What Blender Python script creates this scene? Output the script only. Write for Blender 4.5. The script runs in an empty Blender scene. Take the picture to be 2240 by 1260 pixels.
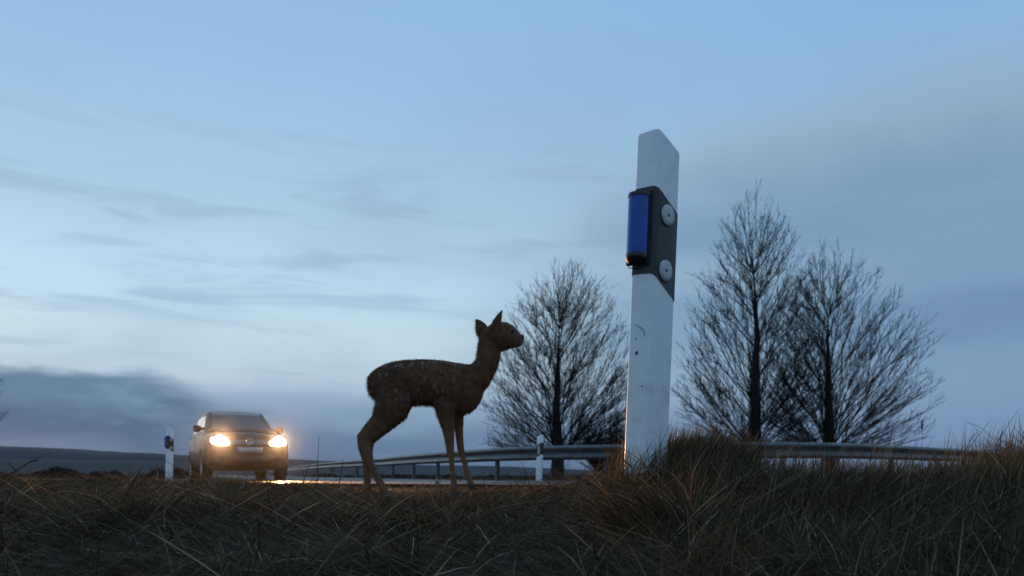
import bpy, bmesh, math, random
import numpy as np
from mathutils import Vector, Matrix, noise as mnoise

R = math.radians
random.seed(7)
rng = np.random.default_rng(11)
scene = bpy.context.scene
col = scene.collection

# ------------------------------------------------------------------ camera
FPX, HZ, CX = 1742.0, 1038.0, 1120.0          # focal length and horizon in photo pixels
cam_d = bpy.data.cameras.new('camera')
cam_d.sensor_width = 36.0
cam_d.lens = 36.0 * FPX / 2240.0
cam_d.shift_y = (HZ - 630.0) / 2240.0
cam_d.clip_start = 0.05
cam_d.clip_end = 12000
cam_d.dof.use_dof = True
cam_d.dof.focus_distance = 2.55
cam_d.dof.aperture_fstop = 5.2
cam_d.dof.aperture_blades = 7
cam = bpy.data.objects.new('camera', cam_d)
col.objects.link(cam)
cam.location = (0, 0, 0)
cam.rotation_euler = (R(90), 0, 0)
scene.camera = cam

# ------------------------------------------------------------------ render / exposure
scene.view_settings.view_transform = 'Standard'
scene.view_settings.look = 'None'
scene.view_settings.exposure = 0.0
scene.view_settings.gamma = 1.0
scene.view_settings.use_curve_mapping = False
scene.cycles.use_denoising = True
scene.cycles.volume_bounces = 0
scene.cycles.max_bounces = 6
scene.cycles.diffuse_bounces = 3
scene.cycles.sample_clamp_indirect = 4.0

# ------------------------------------------------------------------ node helpers
def lin(c):
    return tuple(((v / 255 / 12.92) if v / 255 <= 0.04045 else ((v / 255 + 0.055) / 1.055) ** 2.4) for v in c) + (1.0,)

class G:
    """tiny expression builder for a node tree"""
    def __init__(s, tree):
        s.t = tree; s.n = tree.nodes; s.l = tree.links
    def put(s, sock, v):
        if isinstance(v, bpy.types.NodeSocket): s.l.new(v, sock)
        elif v is not None: sock.default_value = v
    def m(s, op, a, b=None, c=None, clamp=False):
        n = s.n.new('ShaderNodeMath'); n.operation = op; n.use_clamp = clamp
        for i, v in enumerate((a, b, c)): s.put(n.inputs[i], v)
        return n.outputs[0]
    def smooth(s, v, lo, hi, o0=0.0, o1=1.0):
        n = s.n.new('ShaderNodeMapRange'); n.interpolation_type = 'SMOOTHSTEP'
        s.put(n.inputs[0], v); s.put(n.inputs[1], lo); s.put(n.inputs[2], hi); s.put(n.inputs[3], o0); s.put(n.inputs[4], o1)
        return n.outputs[0]
    def noise(s, vec, scale, detail=4, rough=0.5, dist=0.0, out=0):
        n = s.n.new('ShaderNodeTexNoise'); s.put(n.inputs['Vector'], vec)
        n.inputs['Scale'].default_value = scale; n.inputs['Detail'].default_value = detail
        n.inputs['Roughness'].default_value = rough; n.inputs['Distortion'].default_value = dist
        return n.outputs[out]
    def mix(s, f, a, b, blend='MIX'):
        n = s.n.new('ShaderNodeMix'); n.data_type = 'RGBA'; n.blend_type = blend
        s.put(n.inputs[0], f); s.put(n.inputs[6], a); s.put(n.inputs[7], b)
        return n.outputs[2]
    def ramp(s, f, stops, interp='LINEAR'):
        n = s.n.new('ShaderNodeValToRGB'); s.put(n.inputs[0], f); cr = n.color_ramp; cr.interpolation = interp
        while len(cr.elements) < len(stops): cr.elements.new(0.5)
        for e, (p, c) in zip(cr.elements, stops): e.position = p; e.color = c
        return n.outputs[0]
    def comb(s, x, y, z):
        n = s.n.new('ShaderNodeCombineXYZ')
        for i, v in enumerate((x, y, z)): s.put(n.inputs[i], v)
        return n.outputs[0]
    def sep(s, v):
        n = s.n.new('ShaderNodeSeparateXYZ'); s.put(n.inputs[0], v); return n.outputs
    def coord(s, which='Object'):
        return s.n.new('ShaderNodeTexCoord').outputs[which]
    def bump(s, h, strength=0.3, dist=0.01):
        n = s.n.new('ShaderNodeBump'); s.put(n.inputs['Height'], h)
        n.inputs['Strength'].default_value = strength; n.inputs['Distance'].default_value = dist
        return n.outputs[0]

def mat(name, color=(0.5, 0.5, 0.5, 1), rough=0.6, metal=0.0, **kw):
    m = bpy.data.materials.new(name); m.use_nodes = True
    g = G(m.node_tree); p = m.node_tree.nodes['Principled BSDF']
    p.inputs['Base Color'].default_value = color; p.inputs['Roughness'].default_value = rough; p.inputs['Metallic'].default_value = metal
    for k, v in kw.items(): p.inputs[k.replace('_', ' ')].default_value = v
    m['p'] = 1
    return m, g, p

# ------------------------------------------------------------------ sky
SUN_AZ = -38.0                                  # the glow sits left of the picture, under the horizon line
world = bpy.data.worlds.new('World'); scene.world = world; world.use_nodes = True
wt = world.node_tree; wt.nodes.clear(); g = G(wt)
d = g.coord('Generated'); dx, dy, dz = g.sep(d)[0:3]
el = g.m('MULTIPLY', g.m('ARCSINE', dz), 180 / math.pi)
az = g.m('MULTIPLY', g.m('ARCTAN2', dx, dy), 180 / math.pi)
elc = g.m('DIVIDE', g.m('MAXIMUM', el, 0.0), 90.0)
zz = g.m('ADD', g.m('MAXIMUM', dz, 0.0), 0.16)
cp = g.comb(g.m('DIVIDE', dx, zz), g.m('DIVIDE', dy, zz), 0.0)
wob = g.m('MULTIPLY', g.m('SUBTRACT', g.noise(cp, 1.1, 3), 0.5), 2.2)
elw = g.m('DIVIDE', g.m('MAXIMUM', g.m('ADD', el, wob), 0.0), 90.0)
def stops(L): return [(a / 90.0, lin(c)) for a, c in L]
left = g.ramp(elw, stops([(0, (84, 108, 140)), (2.6, (100, 126, 157)), (4.6, (138, 163, 188)), (6.8, (186, 207, 221)), (9.5, (196, 221, 232)),
                          (13, (190, 219, 237)), (17.5, (170, 205, 230)), (22, (161, 199, 229)), (27, (150, 190, 226)), (42, (136, 176, 216)), (90, (128, 166, 208))]))
right = g.ramp(elw, stops([(0, (100, 126, 162)), (3, (120, 147, 182)), (6, (130, 156, 188)), (9, (120, 150, 186)), (12, (127, 159, 192)),
                           (17, (134, 167, 198)), (21, (142, 173, 204)), (25, (139, 179, 215)), (30, (135, 180, 218)), (45, (134, 174, 214)), (90, (128, 166, 208))]))
gl = g.m('COSINE', g.m('MULTIPLY', g.m('SUBTRACT', az, SUN_AZ), math.pi / 180))
glow = g.smooth(gl, 0.36, 0.97)
base = g.mix(glow, right, left)
# soft grey veils and streaks
n1 = g.noise(cp, 0.9, 5, 0.5, 0.4)
veil = g.smooth(n1, 0.44, 0.68)
str_v = g.comb(g.m('ADD', g.m('MULTIPLY', dx, 3.2), g.m('MULTIPLY', el, 0.05)), g.m('MULTIPLY', dy, 3.2), g.m('MULTIPLY', el, 0.42))
n2 = g.noise(str_v, 1.15, 8, 0.58, 0.5)
streak = g.smooth(n2, 0.50, 0.66)
band = g.m('MULTIPLY', g.smooth(el, 1.5, 7), g.smooth(el, 27, 16))
veil_f = g.m('MULTIPLY', g.m('MULTIPLY', veil, g.smooth(el, 34, 20)), g.smooth(glow, 0.35, 0.9, 0.55, 0.30))
str_f = g.m('MULTIPLY', g.m('MULTIPLY', streak, band), 0.42)
grey = g.mix(glow, lin((126, 154, 186)), lin((142, 170, 198)))
skyc = g.mix(veil_f, base, grey)
skyc = g.mix(str_f, skyc, grey)
# broad grey sheet on the right, its upper rim catching the light
rim = g.m('MULTIPLY', g.m('SUBTRACT', g.noise(g.comb(g.m('MULTIPLY', az, 0.075), g.m('MULTIPLY', el, 0.10), 8.1), 1.0, 7, 0.55, 0.4), 0.5), 9.0)
sheet_top = g.m('ADD', g.smooth(az, -6, 20, 15.0, 25.5), rim)
sheet = g.m('MULTIPLY', g.smooth(g.m('SUBTRACT', sheet_top, el), -0.6, 3.2), g.m('MULTIPLY', g.smooth(az, -8, 14), g.smooth(az, 150, 110)))
sheet = g.m('MULTIPLY', sheet, g.smooth(g.noise(str_v, 0.55, 6, 0.55, 0.3), 0.30, 0.62, 0.45, 1.0))
sheet = g.m('MULTIPLY', sheet, g.smooth(el, 3, 10))
skyc = g.mix(g.m('MULTIPLY', sheet, 0.95), skyc, g.mix(g.smooth(g.m('SUBTRACT', sheet_top, el), 0, 9), lin((149, 178, 202)), lin((120, 155, 184))))
# low bank of dark cloud under the glow
edge = g.m('MULTIPLY', g.m('SUBTRACT', g.noise(g.comb(g.m('MULTIPLY', az, 0.19), g.m('MULTIPLY', el, 0.55), 3.3), 1.0, 8, 0.62), 0.5), 6.0)
top_el = g.m('ADD', g.smooth(az, -19.0, -25.0, 5.2, 6.9), g.m('MULTIPLY', edge, 0.42))
bank = g.smooth(g.m('SUBTRACT', top_el, el), -0.25, 0.8)
bank = g.m('MULTIPLY', bank, g.smooth(g.m('ADD', el, g.m('MULTIPLY', edge, 0.5)), 1.0, 3.2, 0.30, 1.0))
bank = g.m('MULTIPLY', bank, g.m('MULTIPLY', g.smooth(g.m('ADD', az, g.m('MULTIPLY', edge, 2.6)), -14.0, -29.0), g.smooth(az, -110, -70)))
bankc = g.mix(g.smooth(g.m('ADD', el, edge), 2.2, 6.5), lin((46, 82, 116)), lin((84, 117, 148)))
skyc = g.mix(g.m('MULTIPLY', bank, 0.95), skyc, bankc)
# darker slate streak on the right
rs = g.m('MULTIPLY', g.smooth(g.m('ABSOLUTE', g.m('ADD', g.m('SUBTRACT', el, 10.0), wob)), 2.6, 0.4), g.smooth(az, 17, 31))
skyc = g.mix(g.m('MULTIPLY', g.m('MULTIPLY', rs, g.smooth(az, 120, 60)), 0.5), skyc, lin((102, 133, 172)))
nish = wt.nodes.new('ShaderNodeTexSky'); nish.sky_type = 'NISHITA'; nish.sun_disc = False
nish.sun_elevation = R(1.5); nish.sun_rotation = R(SUN_AZ); nish.altitude = 300; nish.air_density = 1.0; nish.dust_density = 0.6; nish.ozone_density = 4.0
b1 = wt.nodes.new('ShaderNodeBackground'); g.put(b1.inputs[0], skyc); b1.inputs[1].default_value = 1.07
b2 = wt.nodes.new('ShaderNodeBackground'); g.put(b2.inputs[0], nish.outputs[0]); b2.inputs[1].default_value = 0.08
ms = wt.nodes.new('ShaderNodeMixShader'); ms.inputs[0].default_value = 0.06
g.l.new(b1.outputs[0], ms.inputs[1]); g.l.new(b2.outputs[0], ms.inputs[2])
wo = wt.nodes.new('ShaderNodeOutputWorld'); g.l.new(ms.outputs[0], wo.inputs[0])

# ------------------------------------------------------------------ weak last daylight
sun_d = bpy.data.lights.new('sun', 'SUN'); sun_d.energy = 0.12; sun_d.angle = R(25); sun_d.color = (1.0, 0.93, 0.86)
sun = bpy.data.objects.new('sun', sun_d); col.objects.link(sun)
sun_dir = Vector((math.sin(R(SUN_AZ)) * math.cos(R(6)), math.cos(R(SUN_AZ)) * math.cos(R(6)), math.sin(R(6))))
sun.rotation_euler = (-sun_dir).to_track_quat('-Z', 'Y').to_euler()

# ------------------------------------------------------------------ object helpers
def tag(o, label=None, cat=None, group=None, kind=None):
    if label: o['label'] = label
    if cat: o['category'] = cat
    if group: o['group'] = group
    if kind: o['kind'] = kind
    return o

def empty(name, loc=(0, 0, 0), rot=(0, 0, 0)):
    o = bpy.data.objects.new(name, None); o.empty_display_size = 0.1
    o.location = loc; o.rotation_euler = rot; col.objects.link(o); return o

def link(name, me, m, parent=None, smooth=False):
    o = bpy.data.objects.new(name, me); col.objects.link(o)
    if m is not None: me.materials.append(m)
    if parent is not None: o.parent = parent
    if smooth: me.polygons.foreach_set('use_smooth', [True] * len(me.polygons))
    return o

def mesh_np(name, V, F):
    """V (n,3), F (k,3|4) numpy -> mesh"""
    me = bpy.data.meshes.new(name)
    V = np.asarray(V, np.float32); F = np.asarray(F, np.int32); k = F.shape[1]
    me.vertices.add(len(V)); me.vertices.foreach_set('co', V.ravel())
    me.loops.add(F.size); me.loops.foreach_set('vertex_index', F.ravel())
    me.polygons.add(len(F)); me.polygons.foreach_set('loop_start', np.arange(0, F.size, k, dtype=np.int32))
    me.update(calc_edges=True); me.validate(); return me

class MB:
    def __init__(s): s.bm = bmesh.new()
    def poly(s, pts): return s.bm.faces.new([s.bm.verts.new(p) for p in pts])
    def prism(s, base, top, cap=True):
        a = [s.bm.verts.new(p) for p in base]; b = [s.bm.verts.new(p) for p in top]; n = len(a)
        for i in range(n): s.bm.faces.new((a[i], a[(i + 1) % n], b[(i + 1) % n], b[i]))
        if cap: s.bm.faces.new(list(reversed(a))); s.bm.faces.new(b)
    def loft(s, rings, cap=True, closed=True):
        V = [[s.bm.verts.new(p) for p in r] for r in rings]; n = len(V[0])
        for A, B in zip(V, V[1:]):
            for i in range(n if closed else n - 1):
                s.bm.faces.new((A[i], A[(i + 1) % n], B[(i + 1) % n], B[i]))
        if cap: s.bm.faces.new(list(reversed(V[0]))); s.bm.faces.new(V[-1])
    def box(s, c, d, rz=0):
        x, y, z = d[0] / 2, d[1] / 2, d[2] / 2; M = Matrix.Rotation(rz, 3, 'Z'); c = Vector(c)
        P = lambda a, b, e: c + M @ Vector((a * x, b * y, e * z))
        s.prism([P(-1, -1, -1), P(1, -1, -1), P(1, 1, -1), P(-1, 1, -1)], [P(-1, -1, 1), P(1, -1, 1), P(1, 1, 1), P(-1, 1, 1)])
    def tube(s, pts, rad, n=6):
        rings = []; pts = [Vector(p) for p in pts]
        for i, p in enumerate(pts):
            t = (pts[min(i + 1, len(pts) - 1)] - pts[max(i - 1, 0)]).normalized()
            a = t.cross(Vector((0, 0, 1)) if abs(t.z) < 0.9 else Vector((1, 0, 0))).normalized(); b = t.cross(a)
            r = rad[i] if hasattr(rad, '__len__') else rad
            rings.append([p + a * (r * math.cos(2 * math.pi * k / n)) + b * (r * math.sin(2 * math.pi * k / n)) for k in range(n)])
        s.loft(rings)
    def bevel(s, w, seg=2):
        bmesh.ops.recalc_face_normals(s.bm, faces=s.bm.faces)
        es = [e for e in s.bm.edges if len(e.link_faces) == 2 and e.calc_face_angle(0) > 0.5]
        bmesh.ops.bevel(s.bm, geom=es, offset=w, segments=seg, affect='EDGES', clamp_overlap=True)
    def build(s, name, m, parent=None, smooth=False):
        bmesh.ops.recalc_face_normals(s.bm, faces=s.bm.faces)
        me = bpy.data.meshes.new(name); s.bm.to_mesh(me); s.bm.free()
        return link(name, me, m, parent, smooth)

def copy_tree(o, parent=None):
    c = o.copy(); col.objects.link(c); c.parent = parent
    for ch in list(o.children): copy_tree(ch, c)
    return c

def sm(x): x = np.clip(x, 0, 1); return x * x * (3 - 2 * x)

def catmull(P, n=8):
    P = np.asarray(P, float); Q = np.vstack([2 * P[0] - P[1], P, 2 * P[-1] - P[-2]]); out = []
    for i in range(1, len(Q) - 2):
        for t in np.arange(n) / n:
            a, b, c, e = Q[i - 1], Q[i], Q[i + 1], Q[i + 2]
            out.append(0.5 * (2 * b + (c - a) * t + (2 * a - 5 * b + 4 * c - e) * t * t + (3 * b - a - 3 * c + e) * t ** 3))
    out.append(P[-1]); return np.array(out)

# ------------------------------------------------------------------ ground
ROADZ = -0.13
_cx = [-900, 0, 110, 210, 300, 390, 470, 540, 620, 740, 850, 1000, 1110, 1230, 1300, 1370, 1450, 1530, 1620, 1700, 1850, 2000, 2100, 2240, 3200]
_cy = [1062, 1058, 1068, 1060, 1054, 1064, 1054, 1066, 1069, 1078, 1094, 1088, 1080, 1078, 1062, 1048, 1042, 1036, 1054, 1068, 1074, 1070, 1062, 1038, 1010]
_yc = [3.6, 3.6, 3.6, 3.6, 3.6, 3.6, 3.5, 3.5, 3.5, 3.3, 3.15, 3.2, 3.15, 3.1, 2.9, 2.6, 2.45, 2.45, 2.6, 2.8, 2.9, 2.9, 2.8, 2.7, 2.7]
def ground_z(X, Y):
    X = np.asarray(X, float); Y = np.asarray(Y, float)
    t = CX + FPX * X / np.maximum(Y, 1.0)
    yc = np.interp(t, _cx, _yc); zc = (HZ - np.interp(t, _cx, _cy)) / FPX * yc
    w = np.clip((Y - 0.9) / (yc - 0.9), 0, 1)
    near = -0.27 + (zc + 0.27) * (1 - (1 - w) ** 1.35)
    f = sm((Y - yc) / 2.2)
    far = -0.19 - 0.006 * np.clip(Y - 30, 0, 200) - 0.001 * np.clip(Y - 230, 0, None)
    z = near * (1 - f) + far * f
    bump = 0.020 * np.sin(X * 2.3 + .6) * np.sin(Y * 2.9 + X) + 0.014 * np.sin(X * 5.1 + 1.3 * Y) * np.sin(Y * 4.3 - X * 1.7) + 0.007 * np.sin(X * 13.7 + 3) * np.sin(Y * 11.1 + X * 4)
    return z + bump * np.exp(-np.maximum(Y - 4, 0) * 0.5)

def axis(core, lo, hi, n):
    a = list(core); s0 = core[0]; e0 = core[-1]
    a = list(s0 - np.geomspace(0.3, s0 - lo, n)[::-1]) + a + list(e0 + np.geomspace(0.3, hi - e0, n)); return np.array(a)
xs = axis(np.arange(-4, 4.01, 0.07), -1500, 1500, 36); ys = axis(np.arange(-0.5, 6.5, 0.07), -100, 1250, 36)
XX, YY = np.meshgrid(xs, ys); ZZ = ground_z(XX, YY)
nx, ny = len(xs), len(ys); I = np.arange(nx * ny).reshape(ny, nx)
F = np.stack([I[:-1, :-1].ravel(), I[:-1, 1:].ravel(), I[1:, 1:].ravel(), I[1:, :-1].ravel()], 1)
mg, g, p = mat('soil', (0.05, 0.04, 0.025, 1), 0.95)
co = g.coord('Object'); nn = g.noise(co, 3.0, 6, 0.65)
g.put(p.inputs['Base Color'], g.ramp(nn, [(0.3, (0.026, 0.017, 0.009, 1)), (0.55, (0.055, 0.037, 0.019, 1)), (0.75, (0.042, 0.040, 0.016, 1))]))
g.put(p.inputs['Normal'], g.bump(g.noise(co, 40, 5, 0.7), 0.6, 0.02))
tag(link('ground', mesh_np('ground', np.stack([XX.ravel(), YY.ravel(), ZZ.ravel()], 1), F), mg, smooth=True), kind='structure')

# hills far off, woods on their backs
def ridge(name, Y0, px, py, color, depth, z0):
    xs = np.linspace(px[0], px[-1], 220); ph = (HZ - np.interp(xs, px, py)) / FPX * Y0
    ph = np.convolve(np.pad(ph, 6, 'edge'), np.ones(13) / 13, 'valid')
    ph = ph + 1.2 * np.array([mnoise.noise((x * 0.05, 1.7, 0)) + 0.5 * mnoise.noise((x * 0.21, 4.7, 0)) for x in xs]) * Y0 / 2600
    rows = []
    for k, (dy, f) in enumerate([(-depth, 0), (-depth * .75, .22), (-depth * .5, .52), (-depth * .25, .83), (0, 1.0), (depth * .25, .9), (depth * .6, .3), (depth * .8, -0.02)]):
        X = (xs - CX) / FPX * Y0; rows.append(np.stack([X, np.full_like(X, Y0 + dy), z0 + (ph - z0) * f], 1))
    V = np.concatenate(rows); n = len(xs); I = np.arange(len(V)).reshape(-1, n)
    F = np.stack([I[:-1, :-1].ravel(), I[:-1, 1:].ravel(), I[1:, 1:].ravel(), I[1:, :-1].ravel()], 1)
    m, g, p = mat(name + '_woods', color, 1.0)
    c = g.coord('Object')
    g.put(p.inputs['Base Color'], g.ramp(g.noise(c, 0.015, 5, 0.6), [(0.38, color), (0.6, tuple(v * 1.5 for v in color[:3]) + (1,))]))
    tag(link(name, mesh_np(name, V, F), m, smooth=True), kind='structure')
ridge('hills', 700, [-1500, -400, 0, 60, 110, 160, 250, 330, 420, 640, 760, 900, 1000, 1060, 1110, 1170, 1240, 1320, 1600, 3600],
      [960, 970, 975, 976, 978, 982, 988, 993, 996, 1003, 1011, 1019, 1018, 1016, 1018, 1023, 1027, 1031, 1034, 1035], (0.012, 0.018, 0.028, 1), 130, -1)
ridge('hills', 480, [-1500, 0, 200, 420, 640, 800, 1000, 1200, 1400, 3600], [1000, 1004, 1006, 1011, 1016, 1026, 1028, 1031, 1036, 1037], (0.016, 0.018, 0.022, 1), 80, -1)

# ------------------------------------------------------------------ guardrail line and road
S_PX = [(560, 17.5), (625, 24), (700, 40), (818, 56), (893, 69), (1028, 87), (1170, 100), (1366, 106), (1640, 114), (1850, 111), (1990, 100), (2118, 88), (2190, 78)]
ctrl = [((px - CX) / s, FPX / s) for px, s in S_PX]
rail_line = catmull(ctrl, 14)
ext = np.vstack([[(-66, 190), (-44, 130)], rail_line[::7], [(16.5, 27), (28, 44)]])
rl = catmull(ext, 6)
def offset_line(L, dist):
    T = np.gradient(L, axis=0); T /= np.linalg.norm(T, axis=1, keepdims=True)
    N = np.stack([T[:, 1], -T[:, 0]], 1)          # to the camera's side
    return L + N * dist
def strip(name, L, d0, d1, z, m, kind='structure', n=2):
    rows = [offset_line(L, d0 + (d1 - d0) * k / (n - 1)) for k in range(n)]
    V = np.concatenate([np.c_[r, np.full(len(r), z)] for r in rows]); I = np.arange(len(V)).reshape(n, -1)
    F = np.stack([I[:-1, :-1].ravel(), I[1:, :-1].ravel(), I[1:, 1:].ravel(), I[:-1, 1:].ravel()], 1)
    return tag(link(name, mesh_np(name, V, F), m), kind=kind)
ma, g, p = mat('wet_asphalt', (0.045, 0.045, 0.047, 1), 0.35, Specular_IOR_Level=0.22)
co = g.coord('Object'); nz = g.noise(co, 1.3, 5, 0.6); fine = g.noise(co, 160, 3, 0.6)
g.put(p.inputs['Base Color'], g.ramp(nz, [(0.35, (0.035, 0.035, 0.037, 1)), (0.65, (0.06, 0.06, 0.06, 1))]))
g.put(p.inputs['Roughness'], g.m('ADD', g.smooth(nz, 0.35, 0.65, 0.30, 0.55), g.m('MULTIPLY', fine, 0.1)))
g.put(p.inputs['Normal'], g.bump(fine, 0.6, 0.006))
strip('road', rl, 0.7, 6.6, ROADZ, ma, n=6)
mw, g, p = mat('road_paint', (0.62, 0.62, 0.6, 1), 0.45)
co = g.coord('Object')
g.put(p.inputs['Base Color'], g.ramp(g.noise(co, 9, 5, 0.7), [(0.32, (0.2, 0.2, 0.2, 1)), (0.5, (0.62, 0.62, 0.6, 1))]))
strip('road_edge_line', rl, 0.95, 1.07, ROADZ + 0.004, mw)
strip('road_edge_line', rl, 6.2, 6.32, ROADZ + 0.004, mw)
seg = np.r_[0, np.cumsum(np.linalg.norm(np.diff(rl, axis=0), axis=1))]
def at_len(L, s, a): return np.stack([np.interp(a, s, L[:, 0]), np.interp(a, s, L[:, 1])], -1)
V = []; F = []
for a in np.arange(100, seg[-1] - 10, 12.0):
    r = at_len(rl, seg, a + np.linspace(0, 4, 5)); A = offset_line(r, 3.58); B = offset_line(r, 3.70); k = len(V)
    V += [(*q, ROADZ + 0.004) for q in A] + [(*q, ROADZ + 0.004) for q in B]
    F += [(k + i, k + 5 + i, k + 6 + i, k + 1 + i) for i in range(4)]
tag(link('road_centre_line', mesh_np('road_centre_line', V, F), mw), kind='structure')
# wet field track that joins from the left
tr = np.array([(-9.2, 20.5), (-13, 22.5), (-20, 25.5), (-30, 29)], float); tr = catmull(tr, 5)
strip('farm_track', tr, -1.6, 1.6, ROADZ - 0.004, ma)

# ------------------------------------------------------------------ guardrail
mgal, g, p = mat('galvanised_steel', (0.2, 0.2, 0.2, 1), 0.5, 0.35)
co = g.coord('Object')
g.put(p.inputs['Base Color'], g.ramp(g.noise(co, 5, 5, 0.65), [(0.3, (0.075, 0.077, 0.08, 1)), (0.7, (0.15, 0.153, 0.157, 1))]))
g.put(p.inputs['Roughness'], g.smooth(g.noise(co, 11, 4), 0.3, 0.7, 0.35, 0.6))
mpost, g, p = mat('rail_post_steel', (0.16, 0.16, 0.16, 1), 0.6, 0.5)
guard = empty('guardrail', (0, 0, ROADZ))
tag(guard, 'long galvanised steel guardrail curving along the far side of the road', 'guardrail')
gs = np.r_[0, np.cumsum(np.linalg.norm(np.diff(rail_line, axis=0), axis=1))]
prof = [(-0.004, .44), (.035, .452), (.072, .478), (.080, .500), (.072, .525), (.03, .565), (.012, .595), (.03, .625), (.072, .665), (.080, .69), (.072, .712), (.035, .738), (-0.004, .75),
        (-.012, .744), (.028, .730), (.062, .705), (.064, .672), (.02, .63), (.0, .595), (.02, .56), (.064, .518), (.064, .485), (.028, .46), (-.012, .448)]
GL = gs[-1]
def rail_drop(a): return -0.42 * sm((a - (GL - 1.6)) / 3.6)
a = 0.0
sections = []
while a < GL - 0.5:
    b = min(a + 4.3, GL); L = at_len(rail_line, gs, np.linspace(a, b + 0.12 if b < GL else b, 6))
    sec = []
    T = np.gradient(L, axis=0); T /= np.linalg.norm(T, axis=1, keepdims=True); N = np.stack([T[:, 1], -T[:, 0]], 1)
    odd = 0.003 * (len(sections) % 2)
    for i in range(len(L)):
        dz = rail_drop(a + (b - a) * i / 5)
        sec.append([(L[i, 0] + N[i, 0] * (q + odd), L[i, 1] + N[i, 1] * (q + odd), z + dz) for q, z in prof])
    mb = MB(); mb.loft(sec); sections.append(mb.build('rail_section', mgal, guard, True)); a = b
for s_ in sections:
    m_ = s_.modifiers.new('edge', 'EDGE_SPLIT'); m_.split_angle = R(50)
# posts: placed where the photograph shows them, along the line
pxs = (CX + FPX * rail_line[:, 0] / rail_line[:, 1])
seen = [660, 690, 722, 775, 812, 853, 898, 950, 1010, 1079, 1172, 1322, 1470, 1600, 1717, 1840, 1960, 2060]
pm = None
for px in seen:
    s0 = np.interp(px, pxs, gs); P = at_len(rail_line, gs, np.array([s0]))[0]; Q = at_len(rail_line, gs, np.array([s0 + 0.1]))[0]
    t = Vector((*(Q - P), 0)).normalized(); n = Vector((t.y, -t.x, 0))
    if pm is None:
        mb = MB()                                   # sigma section post
        mb.loft([[(x, y, z) for x, y in ((-.03, -.05), (.03, -.05), (.03, -.043), (-.022, -.043), (-.022, .043), (.03, .043), (.03, .05), (-.03, .05))] for z in (-.3, .70)])
        o = mb.build('post', mpost, guard); pm = o.data
        mb = MB(); mb.box((0, -0.075, .595), (.09, .05, .12)); ob = mb.build('spacer_block', mpost, o); sp = ob.data
    else:
        o = link('post', pm, None, guard); ob = link('spacer_block', sp, None, o)
    c = Vector((*P, 0)) - n * 0.11; o.location = (c.x, c.y, 0); o.rotation_euler = (0, 0, math.atan2(t.y, t.x))
    # rail sits in front (towards the camera) of the post

# ------------------------------------------------------------------ bare trees
def unit(v): return v / np.maximum(np.linalg.norm(v, axis=-1, keepdims=True), 1e-9)
def batch_tubes(P, Rd, sides):
    """P (n,k,3) polylines, Rd (n,k) radii -> V, F quads"""
    n, k, _ = P.shape
    T = unit(np.gradient(P, axis=1)); ref = np.where(np.abs(T[..., 2:3]) > 0.9, np.array([1.0, 0, 0]), np.array([0, 0, 1.0]))
    A = unit(np.cross(T, ref)); B = np.cross(T, A)
    th = 2 * np.pi * np.arange(sides) / sides
    V = P[:, :, None, :] + Rd[:, :, None, None] * (A[:, :, None, :] * np.cos(th)[:, None] + B[:, :, None, :] * np.sin(th)[:, None])
    I = np.arange(n * k * sides).reshape(n, k, sides); J = np.roll(I, -1, axis=2)
    F = np.stack([I[:, :-1], J[:, :-1], J[:, 1:], I[:, 1:]], -1).reshape(-1, 4)
    return V.reshape(-1, 3), F

mbark, g, p = mat('wet_bark', (0.030, 0.024, 0.020, 1), 0.9)
co = g.coord('Object'); st = g.comb(*[g.m('MULTIPLY', s_, k_) for s_, k_ in zip(g.sep(co)[0:3], (9, 9, 1.6))])
bn = g.noise(st, 2.0, 5, 0.65)
g.put(p.inputs['Base Color'], g.ramp(bn, [(0.3, (0.016, 0.012, 0.010, 1)), (0.7, (0.042, 0.034, 0.030, 1))]))
g.put(p.inputs['Normal'], g.bump(bn, 0.7, 0.02))
mtwig, g, p = mat('twigs', (0.022, 0.016, 0.015, 1), 0.9, Specular_IOR_Level=0.15)

def curve_pts(p0, d0, p1, k, wig, r):
    """quadratic curves from p0 leaving along d0 to p1: arrays (n,3)"""
    t = np.linspace(0, 1, k)[None, :, None]; L = np.linalg.norm(p1 - p0, axis=1)[:, None, None]
    c = p0[:, None] + d0[:, None] * L * 0.5
    P = (1 - t) ** 2 * p0[:, None] + 2 * t * (1 - t) * c + t * t * p1[:, None]
    w = r.normal(size=(len(p0), k, 3)) * wig * L * np.minimum(t, 1) ; w[:, 0] = 0
    return P + w

def resample(P, Rd, k):
    """smooth a polyline (n,3) and its radii to k points"""
    Q = catmull(P, 4) if len(P) > 2 else np.linspace(P[0], P[-1], 5)
    L = np.r_[0, np.cumsum(np.linalg.norm(np.diff(Q, axis=0), axis=1))]; t = np.linspace(0, L[-1], k)
    q = np.stack([np.interp(t, L, Q[:, c]) for c in range(3)], 1)
    return q, np.interp(np.linspace(0, 1, k), np.linspace(0, 1, len(Rd)), Rd)

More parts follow.
